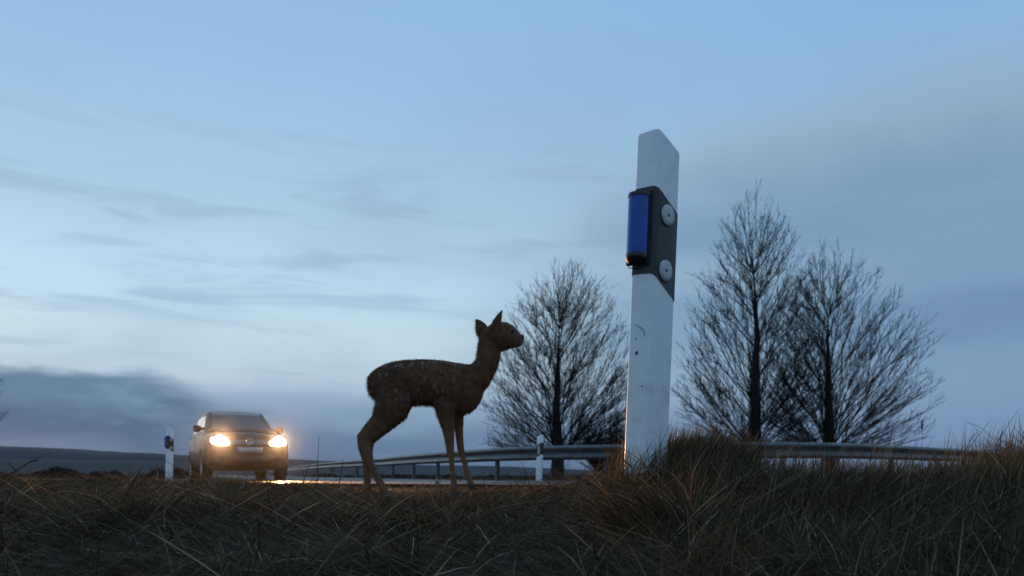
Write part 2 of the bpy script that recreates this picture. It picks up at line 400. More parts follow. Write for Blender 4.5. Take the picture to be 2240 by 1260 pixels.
def tree(name, label, base, H, env, r0, seed, n=1750, crown0=0.12, lean=(0, 0), group=None, skew=0.0, cat='tree', top=0.70, bf=0.84, kup=0.06, twig=0.9):
    r = np.random.default_rng(seed); root = empty(name, base)
    tag(root, label, cat, group)
    et = np.array([e[0] for e in env]); er = np.array([e[1] for e in env])
    # growth points through the crown volume, denser towards the outside
    hz = np.linspace(crown0 * .8, 1.0, 400); cw = np.cumsum(np.interp(hz, et, er) ** 1.55 + .08); cw = (cw - cw[0]) / (cw[-1] - cw[0])
    h = np.interp(r.random(n), cw, hz); az = r.uniform(0, 2 * np.pi, n)
    lump = np.array([mnoise.noise((math.cos(a) * 1.6, math.sin(a) * 1.6, z * 5 + seed)) for a, z in zip(az, h)])
    rad = 1.07 * np.interp(h, et, er) * r.random(n) ** .46 * (1 + .16 * lump) * (1 + skew * np.cos(az))
    T = np.stack([rad * np.cos(az) + lean[0] * h * H, rad * np.sin(az) + lean[1] * h * H, h * H - kup * rad ** 2 - .10 * rad * (h < .2)], 1)
    T[:, 2] = np.maximum(T[:, 2], .9 + .1 * r.random(n))
    # leader
    m = 34; kz = np.linspace(0, top, m); off = np.cumsum(r.normal(size=(m, 2)) * .012 * H / 9, axis=0); off -= off[0]
    lead = np.c_[off[:, 0] + lean[0] * kz * H, off[:, 1] + lean[1] * kz * H, kz * H]
    ok = kz > crown0 * .72
    N = np.concatenate([lead, np.zeros((n, 3))]); pl = np.r_[lead[:, 2] * .8, np.zeros(n)]; par = np.r_[np.arange(-1, m - 1), np.full(n, -1)]
    D = np.linalg.norm(T[:, None] - lead[None], axis=2) + bf * pl[None, :m] + 2.2 * np.maximum(lead[None, :, 2] - T[:, None, 2] + .12 * np.linalg.norm(T[:, None, :2] - lead[None, :, :2], axis=2), 0)
    D[:, ~ok] = 1e9; best = D.argmin(1); cost = D.min(1)
    for k in range(n):
        i = int(cost.argmin()); j = best[i]; v = m + k; N[v] = T[i]; par[v] = j; pl[v] = pl[j] + np.linalg.norm(T[i] - N[j]); cost[i] = 1e18
        dd = np.linalg.norm(T - T[i], axis=1); c = dd + bf * pl[v] + 2.2 * np.maximum(T[i, 2] - T[:, 2], 0)
        u = (c < cost) & (cost < 1e17); cost[u] = c[u]; best[u] = v
    tot = m + n; acc = np.zeros(tot); RT, PW = .0056, 1.93
    for v in range(tot - 1, -1, -1):
        if acc[v] == 0: acc[v] = RT ** PW
        if par[v] >= 0: acc[par[v]] += acc[v]
    rr = acc ** (1 / PW)
    W = N.copy(); ax = np.stack([np.interp(W[:, 2], lead[:, 2], lead[:, 0]), np.interp(W[:, 2], lead[:, 2], lead[:, 1])], 1)
    W[m:, 2] += kup * ((W[m:, :2] - ax[m:]) ** 2).sum(1)                 # limbs bend upwards
    kids = [[] for _ in range(tot)]
    for v in range(tot):
        if par[v] >= 0: kids[par[v]].append(v)
    for it in range(9):                                                  # straighten the zigzag of the growth points
        W2 = W.copy()
        for v in range(m, tot):
            if kids[v]:
                c = max(kids[v], key=lambda q: rr[q]); W2[v] = .4 * W[v] + .3 * W[par[v]] + .3 * W[c]
        W = W2
    W[m:] += r.normal(size=(n, 3)) * .005
    # trunk
    tr = r0 * (1 - .93 * (kz / top) ** .9); tr[0] *= 1.5; tr[1] *= 1.15
    V, F = batch_tubes(W[None, :m], tr[None], 12); link('trunk', mesh_np('trunk', V, F), mbark, root, True)
    Vs, Fs, cnt = [], [], 0
    def add(P, Rd, s):
        nonlocal cnt
        V, F = batch_tubes(P, Rd, s); Fs.append(F + cnt); Vs.append(V); cnt += len(V)
    bins = {4: [], 7: [], 14: []}; starts = [v for q in range(m) for v in kids[q] if v >= m]; segs = []
    while starts:
        v = starts.pop(); p = par[v]; ch = [p, v]
        while kids[v]:
            ks = sorted(kids[v], key=lambda q: -rr[q]); starts += ks[1:]; v = ks[0]; ch.append(v)
        P = W[ch]; Rd = rr[ch].copy(); Rd[0] = min(Rd[1] * 1.12, rr[ch[0]] if ch[0] >= m else Rd[1] * 1.3); Rd[-1] *= .5
        k = 4 if len(ch) < 4 else 7 if len(ch) < 9 else 14
        bins[k].append(resample(P, Rd, k)); segs.append((P, Rd))
    for k, L in bins.items():
        if L: add(np.stack([a for a, b in L]), np.stack([b for a, b in L]), 6 if k == 14 else 4)
    # last year's twigs along every limb thinner than a thumb
    A = np.concatenate([P[:-1] for P, Rd in segs]); B = np.concatenate([P[1:] for P, Rd in segs]); rb = np.concatenate([Rd[1:] for P, Rd in segs])
    th = rb < .022; A, B = A[th], B[th]
    for gen, (per, l0, l1) in enumerate(((7.5, .16, .50), (4.0, .10, .24))):
        Ls = np.linalg.norm(B - A, axis=1); c = r.poisson(per * Ls * twig); idx = np.repeat(np.arange(len(A)), c); t = r.random(len(idx))[:, None]
        p = A[idx] + (B[idx] - A[idx]) * t; d = unit(B[idx] - A[idx]); ang = r.uniform(.3, .8, len(idx))[:, None]
        dr = unit(d * np.cos(ang) + unit(np.cross(d, r.normal(size=d.shape))) * np.sin(ang) + np.array([0, 0, .14])); LL = r.uniform(l0, l1, len(idx))
        P = curve_pts(p, dr, p + unit(dr + np.array([0, 0, .22])) * LL[:, None], 4, .008, r)
        add(P, np.array([.0066, .0056, .0044, .0020])[None] * r.uniform(.75, 1.15, (len(idx), 1)), 3); A, B = P[:, 1], P[:, 3]
    link('crown', mesh_np('crown', np.concatenate(Vs), np.concatenate(Fs)), mtwig, root, True)
    return root

TY = 30.0; TS = FPX / TY
def tpx(px): return (px - CX) / TS
TG = 'bare roadside trees behind the guardrail'
def gz(x, y): return float(ground_z(x, y))
tree('bare_tree', 'bare rounded tree behind the fawn\'s head, left of the white marker post', (tpx(1218), TY, gz(0, TY) - .05), 8.15,
     [(0, 2.0), (.12, 2.7), (.17, 3.0), (.4, 3.05), (.62, 2.45), (.77, 2.05), (.9, 1.5), (.97, .9), (1.0, .45)], 0.28, 21, lean=(.045, 0), group=TG)
tree('bare_tree', 'tallest bare tree with a pointed top, just right of the white marker post', (tpx(1648), TY, gz(9, TY) - .05), 11.05,
     [(0, 1.8), (.10, 2.6), (.15, 2.9), (.32, 3.0), (.53, 2.6), (.69, 2.05), (.85, 1.3), (.94, .75), (1.0, .15)], 0.32, 35, crown0=.10, lean=(.006, 0), group=TG)
tree('bare_tree', 'bare broad tree farthest right, its lowest boughs spreading over the guardrail', (tpx(1838), TY + 1.2, gz(12, TY) - .05), 9.1,
     [(0, 1.8), (.12, 2.7), (.17, 2.9), (.41, 3.35), (.67, 2.75), (.86, 1.75), (.96, .85), (1.0, .35)], 0.30, 58, lean=(-.012, 0), group=TG, skew=.16)
tree('bare_tree', 'bare tree at the far left edge with only its twig tips in view', (tpx(-218), TY, gz(-22, TY) - .05), 8.3,
     [(0, 1.8), (.12, 2.5), (.17, 2.9), (.45, 3.1), (.67, 2.75), (.86, 1.35), (1.0, .3)], 0.25, 77, group=TG)
def shrub(name, label, base, H, W, seed, n=34, group=None):
    r = np.random.default_rng(seed); root = empty(name, base); tag(root, label, 'shrub', group)
    az = r.uniform(0, 6.28, n); q = r.uniform(0.1, 1, n) ** .6
    p0 = np.stack([np.cos(az) * .12 * q, np.sin(az) * .12 * q, np.zeros(n)], 1) * W
    p1 = np.stack([np.cos(az) * W * q, np.sin(az) * W * q, H * (1 - .35 * q ** 2) * r.uniform(.7, 1.05, n)], 1)
    d0 = unit(np.stack([np.cos(az) * .3, np.sin(az) * .3, np.ones(n)], 1)); P = curve_pts(p0, d0, p1, 9, .015, r); L = np.linalg.norm(p1 - p0, axis=1)
    V, F = batch_tubes(P, (np.clip(.012 * L, .01, .06)[:, None] * (1 - np.linspace(0, 1, 9)[None]) ** .8 + .006), 5)
    link('stem', mesh_np('stem', V, F), mbark, root, True)
    Vs, Fs, par, PL = [], [], P, L
    for npl, k, lf in ((7, 6, .4), (9, 4, .35)):
        cnt = np.maximum(2, np.round(npl * PL)).astype(int); idx = np.repeat(np.arange(len(par)), cnt); t = r.uniform(.1, .98, len(idx)); kk = par.shape[1] - 1
        f = t * kk; i0 = np.minimum(f.astype(int), kk - 1); w = (f - i0)[:, None]; p = par[idx, i0] * (1 - w) + par[idx, i0 + 1] * w; dd = unit(par[idx, i0 + 1] - par[idx, i0])
        dirn = unit(dd + unit(np.cross(dd, r.normal(size=dd.shape))) * r.uniform(.4, 1.1, (len(idx), 1)) + np.array([0, 0, .12])); LL = ((1 - t) * lf * PL[idx] + .18) * r.uniform(.5, 1.2, len(idx))
        Q = curve_pts(p, dirn, p + dirn * LL[:, None], k, .02, r); V, F = batch_tubes(Q, np.clip(.009 * LL, .004, .02)[:, None] * (1 - np.linspace(0, 1, k)[None]) + .006, 3)
        Fs.append(F + sum(len(v) for v in Vs)); Vs.append(V); par, PL = Q, LL
    link('twigs', mesh_np('twigs', np.concatenate(Vs), np.concatenate(Fs)), mtwig, root, True)
    return root
shrub('bare_shrub', 'dense bare shrub behind the guardrail, beside the white marker post', ((1318 - CX) / FPX * 42, 42, gz(5, 42)), 3.7, 1.9, 5)

# far hedge and scrub on the plain: one uncountable mass
hp = []
r = np.random.default_rng(3)
for (x0, x1, Y, hgt, n) in ((-400, 430, 130, 2.6, 5200), (620, 1400, 170, 1.7, 3600), (1400, 2600, 260, 1.2, 2500), (-600, 1500, 320, 3.0, 4200)):
    px = r.uniform(x0, x1, n); lump = np.array([0.55 + 0.6 * mnoise.noise((q * 0.012, Y, 0)) + 0.4 * mnoise.noise((q * 0.045, Y, 5)) for q in px])
    yy = Y + r.normal(size=n) * 5; b = np.stack([(px - CX) / FPX * yy, yy, ground_z((px - CX) / FPX * yy, yy) - .1], 1)
    h = np.clip(lump, .15, 1.3) * hgt * r.uniform(.5, 1, n)
    P = b[:, None] + np.array([0, .5, 1])[None, :, None] * np.stack([r.normal(size=n) * .35, r.normal(size=n) * .35, h], 1)[:, None]
    hp.append(batch_tubes(P, np.stack([np.full(n, .16), np.full(n, .13), np.full(n, .03)], 1), 3))
V = np.concatenate([v for v, f in hp]); o_ = np.cumsum([0] + [len(v) for v, f in hp]); F = np.concatenate([f + k for (v, f), k in zip(hp, o_)])
tag(link('treeline', mesh_np('treeline', V, F), mtwig), 'dark far hedge line across the plain below the hills', kind='stuff')

# ------------------------------------------------------------------ roadside marker posts
mwhite, g, p = mat('white_plastic', (0.80, 0.80, 0.79, 1), 0.42)
co = g.coord('Object'); spk = g.noise(g.comb(*[g.m('MULTIPLY', s_, k_) for s_, k_ in zip(g.sep(co)[0:3], (1, 1, .45))]), 190, 2, .5)
dirt = g.noise(co, 14, 6, .65)
lowd = g.smooth(g.sep(co)[2], 0.42, 0.02, 0.0, 0.5)
c1 = g.mix(g.m('MULTIPLY', g.smooth(dirt, .46, .74), g.m('ADD', lowd, .22)), (0.86, 0.86, 0.85, 1), (0.42, 0.39, 0.33, 1))
g.put(p.inputs['Base Color'], g.mix(g.m('MULTIPLY', g.smooth(spk, .715, .76), .75), c1, (0.22, 0.21, 0.19, 1)))
g.put(p.inputs['Roughness'], g.smooth(dirt, .3, .7, .34, .6)); g.put(p.inputs['Normal'], g.bump(g.noise(co, 26, 3), .06, .004))
mblack, g, p = mat('black_band', (0.022, 0.023, 0.025, 1), 0.42)
co = g.coord('Object'); g.put(p.inputs['Base Color'], g.ramp(g.noise(co, 30, 5, .7), [(.35, (.015, .016, .018, 1)), (.7, (.042, .043, .045, 1))]))
mhous, g, p = mat('black_plastic', (0.012, 0.012, 0.013, 1), 0.35)
mblue, g, p = mat('blue_foil', (0.012, 0.055, 0.42, 1), 0.28, 0.15)
co = g.coord('Object'); g.put(p.inputs['Base Color'], g.ramp(g.noise(co, 22, 4), [(.3, (.008, .060, .29, 1)), (.7, (.013, .085, .38, 1))]))
mlens, g, p = mat('reflector_lens', (0.62, 0.64, 0.65, 1), 0.25)
vo = g.n.new('ShaderNodeTexVoronoi'); g.put(vo.inputs['Vector'], g.coord('Object')); vo.inputs['Scale'].default_value = 330
g.put(p.inputs['Base Color'], g.ramp(vo.outputs['Distance'], [(.25, (.72, .74, .75, 1)), (.6, (.38, .40, .42, 1))])); g.put(p.inputs['Normal'], g.bump(vo.outputs['Distance'], .5, .002))
mpin, g, p = mat('dark_steel', (0.05, 0.05, 0.05, 1), 0.4, 0.8)

def marker_post(name, label, loc, tilt, mirror=False, blue=True, rect=False, scratches=False, group=None):
    sx = -1 if mirror else 1
    root = empty(name, loc, tilt); tag(root, label, 'marker post', group)
    lu = Vector((-math.cos(R(33)), math.sin(R(33)))); ln = Vector((-math.sin(R(33)), -math.cos(R(33))))
    ru = Vector((math.cos(R(43)), math.sin(R(43)))); rn = Vector((math.sin(R(43)), -math.cos(R(43))))
    C = Vector((0, 0)); L = lu * .067; Rr = ru * .105; BL = L + Vector((.030, .045)); BR = Rr + Vector((-.03, .03))
    def rounded(pts, rad):
        out = []
        n = len(pts)
        for i, P in enumerate(pts):
            a = (pts[i - 1] - P).normalized(); b = (pts[(i + 1) % n] - P).normalized(); q = rad[i]
            for t in np.linspace(0, 1, 6 if q > .008 else 4).tolist():
                out.append((1 - t) ** 2 * (P + a * q) + 2 * t * (1 - t) * P + t * t * (P + b * q))
        return out
    sec = rounded([L, C, Rr, BR, BL], [.006, .017, .006, .01, .01])
    cen = sum(sec, Vector((0, 0))) / len(sec)
    # linear height fields fixed at corner, left edge, right edge
    def field(zc, zl, zr):
        A = np.array([[L.x, L.y], [Rr.x, Rr.y]]); gx, gy = np.linalg.solve(A, [zl - zc, zr - zc]); return lambda q: zc + gx * q.x + gy * q.y
    def grow(q, e): dd = (q - cen); return q + dd.normalized() * e
    P3 = lambda q, z: Vector((q.x * sx, q.y, z))
    top = field(1.0, .992, .957); bt = field(.832, .829, .772); bb = field(.580, .581, .515)
    mb = MB(); taper = lambda q, z: cen + (q - cen) * (1.02 - .018 * max(0, z))
    rings = [[P3(taper(q, 0), -.16) for q in sec], [P3(taper(q, 0), 0.0) for q in sec], [P3(taper(q, top(q)), top(q) - .010) for q in sec],
             [P3(grow(taper(q, top(q)), -.0025), top(q) - .0025) for q in sec], [P3(grow(taper(q, top(q)), -.009), top(q)) for q in sec]]
    mb.loft(rings); mb.build('post_body', mwhite, root, True).modifiers.new('edge', 'EDGE_SPLIT').split_angle = R(40)
    mb = MB()
    mb.loft([[P3(grow(taper(q, bb(q)), -.002), bb(q) - .001) for q in sec], [P3(grow(taper(q, bb(q)), .0022), bb(q)) for q in sec],
             [P3(grow(taper(q, bt(q)), .0022), bt(q)) for q in sec], [P3(grow(taper(q, bt(q)), -.002), bt(q) + .001) for q in sec]], cap=False)
    band = mb.build('black_band', mblack, root, True); band.modifiers.new('edge', 'EDGE_SPLIT').split_angle = R(40)
    def disc(u, z, r0, r1, dep, name, m, par, seg=28, dome=0.0, hole=0.0):
        mb = MB(); cc = ru * u + rn * (dep); rings = []
        for rr, dd in ((r0, -.006), (r0, 0), (r1, dome), (max(r1 * .5, .0005), dome * 1.2), (.0004, dome * 1.25)):
            rings.append([P3(cc + ru * (rr * math.cos(t)) + rn * dd, z + rr * math.sin(t)) for t in np.linspace(0, 2 * math.pi, seg, endpoint=False)])
        mb.loft(rings); return mb.build(name, m, par, True)
    if rect:
        mb = MB(); cc = ru * .05
        pts = [(-.022, -.09), (.022, -.09), (.022, .09), (-.022, .09)]
        mb.prism([P3(cc + ru * a + rn * -.002, .675 + b - a * .55) for a, b in pts], [P3(cc + ru * a + rn * .006, .675 + b - a * .55) for a, b in pts])
        mb.build('reflector', mlens, root)
    else:
        for z in (.757, .596):
            ring = disc(.052, z, .0345, .0335, .0035, 'reflector_rim', mhous, root)
            lens = disc(.052, z, .0305, .0295, .0052, 'reflector', mlens, root, dome=.0018)
            disc(.052, z, .0042, .0034, .0085, 'reflector_pin', mpin, lens, 10, .001)
    if blue:
        hous = None
        def ell(k, hw, dp, off=0.0, n=18):
            return [lu * (.047 - hw * math.cos(t)) + ln * (.012 + off + dp * math.sin(t)) for t in np.linspace(0, math.pi, n)]
        mb = MB()                                   # back plate
        pl = [lu * .010 + ln * .002, lu * .082 + ln * .002, lu * .082 + ln * .0125, lu * .010 + ln * .0125]
        mb.prism([P3(q, .606) for q in pl], [P3(q, .813) for q in pl]); mb.bevel(.002); hous = mb.build('wildlife_reflector', mhous, root)
        mb = MB(); e = ell(0, .031, .036); mb.prism([P3(q, .632) for q in e], [P3(q, .799) for q in e], cap=False); mb.build('blue_foil', mblue, hous, True)
        for z0, z1, k in ((.799, .807, 1), (.632, .619, -1)):
            mb = MB(); e0 = ell(0, .0325, .0385); e1 = ell(0, .0315, .037); e2 = ell(0, .026, .024)
            rg = [[P3(q, z0 - .002 * k) for q in e0], [P3(q, z0 + (z1 - z0) * .6) for q in e0], [P3(q, z1) for q in e1]]
            if k < 0: rg.append([P3(q, z1 - .009) for q in e2])
            mb.loft(rg); mb.build('end_cap', mhous, hous)
        mb = MB()                                   # wire clip below and above
        mb.tube([P3(lu * .075 + ln * .006, .612), P3(lu * .076 + ln * .006, .600), P3(lu * .045 + ln * .005, .597), P3(lu * .012 + ln * .005, .603), P3(lu * .007 + ln * .006, .70), P3(lu * .008 + ln * .006, .812)], .0014, 6)
        mb.build('wire_clip', mpin, hous)
        mb = MB(); q = lu * .014 + ln * .010
        mb.loft([[P3(q + lu * (r_ * math.cos(t)) + ln * dd, .818 + r_ * math.sin(t)) for t in np.linspace(0, 6.283, 8, endpoint=False)] for r_, dd in ((.004, -.008), (.004, 0), (.002, .002))])
        mb.build('screw', mgal, hous)
    if scratches:
        for u, z, r_ in ((.041, .352, .0042), (.045, .393, .0018), (.02, .255, .002)):
            mb = MB(); q = lu * u + ln * .0008
            mb.loft([[P3(taper(q + lu * (rr * math.cos(t)) + ln * dd, z), z + rr * 1.25 * math.sin(t)) for t in np.linspace(0, 6.283, 9, endpoint=False)] for rr, dd in ((r_, -.002), (r_, .0006), (r_ * .6, .001))])
            mb.build('bolt_hole', mhous, root)
        mb = MB(); mb.tube([P3(lu * .049 + ln * .0028, .435), P3(lu * .030 + ln * .0024, .424), P3(lu * .021 + ln * .0022, .414), P3(lu * .017 + ln * .0020, .398)], [.0006, .0008, .0008, .0005], 5)
        mb.build('scratch', mpin, root)
    return root
PG = 'white roadside marker posts'
PX0 = (1411 - CX) / 760.0
marker_post('marker_post', 'tall white marker post in the foreground with black band and blue wildlife reflector', (PX0, FPX / 760.0, 0), (R(0.4), R(2.3), 0), scratches=True, group=PG)
marker_post('marker_post', 'small distant white marker post with a blue reflector, left of the car', (-6.62, 15.3, -0.085), (0, R(1.6), R(6)), group=PG)
marker_post('marker_post', 'small distant white marker post with one upright white reflector, before the guardrail', ((1181 - CX) / 104.5, FPX / 104.5, -0.16), (0, R(2.0), R(10)), mirror=True, blue=False, rect=True, group=PG)

# ------------------------------------------------------------------ car
mpaint, g, p = mat('grey_car_paint', (0.03, 0.03, 0.031, 1), 0.5, 0.1, Coat_Weight=0.12, Specular_IOR_Level=0.3, Coat_Roughness=0.08)
co = g.coord('Object'); g.put(p.inputs['Roughness'], g.smooth(g.noise(co, 6, 5, .65), .3, .7, .36, .58))
g.put(p.inputs['Base Color'], g.ramp(g.noise(co, 3.5, 5, .65), [(.35, (.022, .021, .021, 1)), (.7, (.040, .040, .041, 1))]))
mtrim, g, p = mat('car_trim', (0.016, 0.016, 0.017, 1), 0.5)
mglass, g, p = mat('car_glass', (0.02, 0.022, 0.024, 1), 0.04, Specular_IOR_Level=0.9)
mrub, g, p = mat('tyre_rubber', (0.018, 0.018, 0.018, 1), 0.75)
mrim, g, p = mat('alloy', (0.42, 0.42, 0.43, 1), 0.35, 0.9)
mchrome, g, p = mat('chrome', (0.7, 0.7, 0.7, 1), 0.12, 1.0)
mplate, g, p = mat('plate_white', (0.42, 0.42, 0.41, 1), 0.5)
mplblue, g, p = mat('plate_blue', (0.02, 0.06, 0.4, 1), 0.35)
mlamp, g, p = mat('lit_headlamp', (1, 0.9, 0.7, 1), 0.2)
p.inputs['Emission Color'].default_value = (1.0, 0.74, 0.40, 1); p.inputs['Emission Strength'].default_value = 60
mlampg, g, p = mat('headlamp_housing', (0.5, 0.5, 0.5, 1), 0.1, 0.6)
p.inputs['Emission Color'].default_value = (1.0, 0.68, 0.34, 1); p.inputs['Emission Strength'].default_value = 22

HEAD = R(26.6)
nose = Vector((-5.60, 17.0, ROADZ))
car = empty('car', nose - Vector((math.sin(HEAD), -math.cos(HEAD), 0)) * 2.2, (0, 0, HEAD))
tag(car, 'grey estate car driving towards the viewer with both headlights blazing', 'car')
def body_ring(y, w, b, t, crown=.03):
    """closed ring at station y, from the bottom round"""
    H = [(0, b), (w * .80, b), (w * .95, b + .07), (w, b + (t - b) * .38), (w * .995, b + (t - b) * .62), (w * .965, t - .10), (w * .90, t - .025), (w * .74, t), (0, t + crown)]
    return [Vector((x, y, z)) for x, z in H] + [Vector((-x, y, z)) for x, z in reversed(H[1:-1])]
st = [(-2.215, .60, .44, .72, .01), (-2.19, .72, .34, .84, .02), (-2.12, .80, .27, .93, .03), (-1.98, .865, .235, .985, .04), (-1.7, .895, .22, 1.01, .05), (-1.3, .905, .21, 1.04, .05), (-.95, .905, .21, 1.075, .04), (-.4, .905, .21, 1.085, .02),
      (.5, .905, .21, 1.09, .02), (1.4, .905, .22, 1.09, .02), (1.85, .89, .25, 1.08, .02), (2.1, .85, .32, 1.05, .02), (2.19, .76, .42, .98, .01)]
mb = MB(); mb.loft([body_ring(*s_) for s_ in st]); body = mb.build('body', mpaint, car, True)
body.modifiers.new('s', 'SUBSURF').render_levels = 2; body.modifiers['s'].levels = 2
cut = []
for y in (-1.36, 1.34):
    for sx in (-1, 1):
        mb = MB(); mb.loft([[Vector((sx * x, y + .375 * math.cos(t), .335 + .375 * math.sin(t))) for t in np.linspace(0, 6.2832, 28, endpoint=False)] for x in (.62, 1.1)]); cut.append(mb.build('cutter', None))
for i, c_ in enumerate(cut):
    c_.parent = car
bpy.context.view_layer.update()
for c_ in cut:
    bo = body.modifiers.new('b', 'BOOLEAN'); bo.object = c_; bo.operation = 'DIFFERENCE'; bo.solver = 'EXACT'
bpy.context.view_layer.update()
me = bpy.data.meshes.new_from_object(body.evaluated_get(bpy.context.evaluated_depsgraph_get()))
body.modifiers.clear(); body.data = me
for c_ in cut: bpy.data.objects.remove(c_)
mb = MB(); mb.box((0, 0, .48), (1.24, 3.6, .5)); mb.build('underbody', mtrim, car)
# greenhouse: bottom ring on the belt, top ring at the roof
def gh(z):
    f = (z - 1.07) / (1.60 - 1.07); f = max(0, min(1.06, f))
    yF = -1.0 + .98 * f ** .92; yB = 2.05 - .34 * f ** 1.3; wF = .775 - .15 * f; wB = .80 - .16 * f
    return yF, yB, wF, wB
def gh_ring(z, inset=0, crown=0):
    yF, yB, wF, wB = gh(z); wM = max(wF, wB) + .015; pts = []
    half = [(0, yF - .05), (wF * .6, yF - .025), (wF * .93, yF + .03), (wF, yF + .10), (wM, .45), (wB, yB - .12), (wB * .9, yB - .02), (0, yB + .02)]
    half = [(max(0, x - inset) if x else 0, y + (inset if y < .4 else -inset)) for x, y in half]
    ring = half + [(-x, y) for x, y in reversed(half[1:-1])]
    return [Vector((x, y, z + crown * (1 - (x / .7) ** 2))) for x, y in ring]
mb = MB(); mb.loft([gh_ring(1.05), gh_ring(1.2), gh_ring(1.38), gh_ring(1.55), gh_ring(1.60, .012), gh_ring(1.615, .06, .012), gh_ring(1.62, .22, .022)])
cab = mb.build('cabin', mpaint, car, True); cab.modifiers.new('edge', 'EDGE_SPLIT').split_angle = R(38)
def front_surf(u, z, out):
    yF, yB, wF, wB = gh(z); x = u * wF * .97; yy = yF - .05 + .13 * (abs(u)) ** 2.6
    return Vector((x, yy - out, z + out * .55))
mb = MB(); zs = np.linspace(1.10, 1.600, 7)
mb.loft([[front_surf(u, z, .012) for u in np.linspace(-1, 1, 11)] for z in zs], cap=False, closed=False); ws = mb.build('windscreen', mglass, car, True)
so = ws.modifiers.new('solid', 'SOLIDIFY'); so.thickness = .006
for k, u in ((0, -.35), (1, .25)):
    mb = MB(); mb.tube([front_surf(u, 1.10, .02), front_surf(u + .28, 1.125, .022), front_surf(u + .62, 1.14, .022)], .008, 5); mb.build('wiper', mtrim, car)
mb = MB(); mb.loft([[Vector((x, gh(z)[1] + .026 - .04 * (abs(x) / .6) ** 2, z)) for x in np.linspace(-.6, .6, 7)] for z in (1.15, 1.3, 1.48)], cap=False, closed=False); mb.build('rear_window', mglass, car, True)
def side_x(y, z):
    yF, yB, wF, wB = gh(z); wM = max(wF, wB) + .015
    return np.interp(y, [yF + .10, .45, yB - .12], [wF, wM, wB])
for sx in (-1, 1):
    for y0b, y1b, y0t, y1t in ((-.62, .12, -.02, .14), (.20, 1.0, .22, .96), (1.08, 1.78, 1.05, 1.48)):
        mb = MB(); rows = []
        for z in np.linspace(1.13, 1.50, 4):
            f = (z - 1.13) / .37; yy = np.linspace(y0b + (y0t - y0b) * f, y1b + (y1t - y1b) * f, 5)
            rows.append([Vector((sx * (side_x(y, z) + .007), y, z)) for y in yy])
        mb.loft(rows, cap=False, closed=False); mb.build('side_window', mglass, car, True)
    mb = MB(); mb.loft([[Vector((sx * x, -.60 + dy, 1.17 + dz)) for dy, dz in ((-s_ * .6, -s_), (s_ * .5, -s_), (s_ * .5, s_), (-s_ * .6, s_ * .9))] for x, s_ in ((.74, .03), (.82, .035), (.85, .07), (.92, .085), (.98, .07), (.99, .04))])
    mb.bevel(.012); mir = mb.build('wing_mirror', mtrim, car, True)
    mb = MB(); mb.box((sx * .91, -.545, 1.17), (.12, .006, .11)); mb.build('mirror_glass', mchrome, mir)
    mb = MB(); mb.box((sx * .908, .15, .55), (.02, 1.6, .05)); mb.bevel(.006); mb.build('door_moulding', mtrim, car)
    for yy in (.02, .95):
        mb = MB(); mb.box((sx * .905, yy, .98), (.03, .18, .03)); mb.bevel(.008); mb.build('door_handle', mpaint, car)
# bonnet shut line
mb = MB(); mb.tube([(-.66, -2.02, .995), (-.3, -2.10, .995), (.3, -2.10, .995), (.66, -2.02, .995)], .006, 4); mb.build('bonnet_seam', mtrim, car)
# face: grille, intake, plate, emblem
from mathutils.bvhtree import BVHTree
_bv = BVHTree.FromPolygons([v.co.copy() for v in body.data.vertices], [tuple(f.vertices) for f in body.data.polygons])
def nose_y(x, z):
    h = _bv.ray_cast(Vector((x, -4, z)), Vector((0, 1, 0)))[0]
    return h.y if h is not None and h.y < -1.4 else -1.95
def patch(name, m, x0, x1, z0, z1, out, par, tap=1.0, nx=9, thick=.012):
    mb = MB(); rows = []
    for z in np.linspace(z0, z1, 3):
        k = 1 - (1 - tap) * (1 - (z - z0) / (z1 - z0)); c_ = (x0 + x1) / 2
        rows.append([Vector((c_ + (x - c_) * k, nose_y(x, z) - out, z)) for x in np.linspace(x0, x1, nx)])
    mb.loft(rows, cap=False, closed=False); o = mb.build(name, m, par, True); q = o.modifiers.new('solid', 'SOLIDIFY'); q.thickness = thick; q.offset = 0; return o
gr = patch('grille', mtrim, -.46, .46, .755, .875, .012, car)
for z in (.785, .815, .845): patch('grille_bar', mchrome, -.45, .45, z - .005, z + .005, .02, gr, thick=.006)
patch('lower_intake', mtrim, -.62, .62, .34, .52, .014, car, tap=.85)
pl = patch('licence_plate', mplate, -.26, .26, .60, .71, .030, car, thick=.01)
patch('country_strip', mplblue, -.257, -.222, .604, .706, .037, pl, nx=3, thick=.004)
em = None
mb = MB(); yE = nose_y(0, .83) - .032
mb.loft([[Vector((r_ * math.cos(t), yE - dd, .83 + r_ * math.sin(t))) for t in np.linspace(0, 6.2832, 28, endpoint=False)] for r_, dd in ((.078, -.02), (.078, 0), (.070, .006), (.064, .002))]); em = mb.build('emblem', mchrome, car, True)
def vw_bar(a, b):
    q = MB(); a = Vector(a); b = Vector(b); dd = (b - a).normalized(); n_ = Vector((-dd.y, dd.x)) * .006
    q.prism([Vector((w_.x, yE - .003, .83 + w_.y)) for w_ in (a - n_, b - n_, b + n_, a + n_)], [Vector((w_.x, yE - .008, .83 + w_.y)) for w_ in (a - n_, b - n_, b + n_, a + n_)])
    q.build('emblem_bar', mtrim, em)
for a_, b_ in (((-.024, .058), (0, .008)), ((.024, .058), (0, .008)), ((-.055, .030), (-.026, -.055)), ((-.026, -.055), (0, -.004)), ((0, -.004), (.026, -.055)), ((.026, -.055), (.055, .030))): vw_bar(a_, b_)
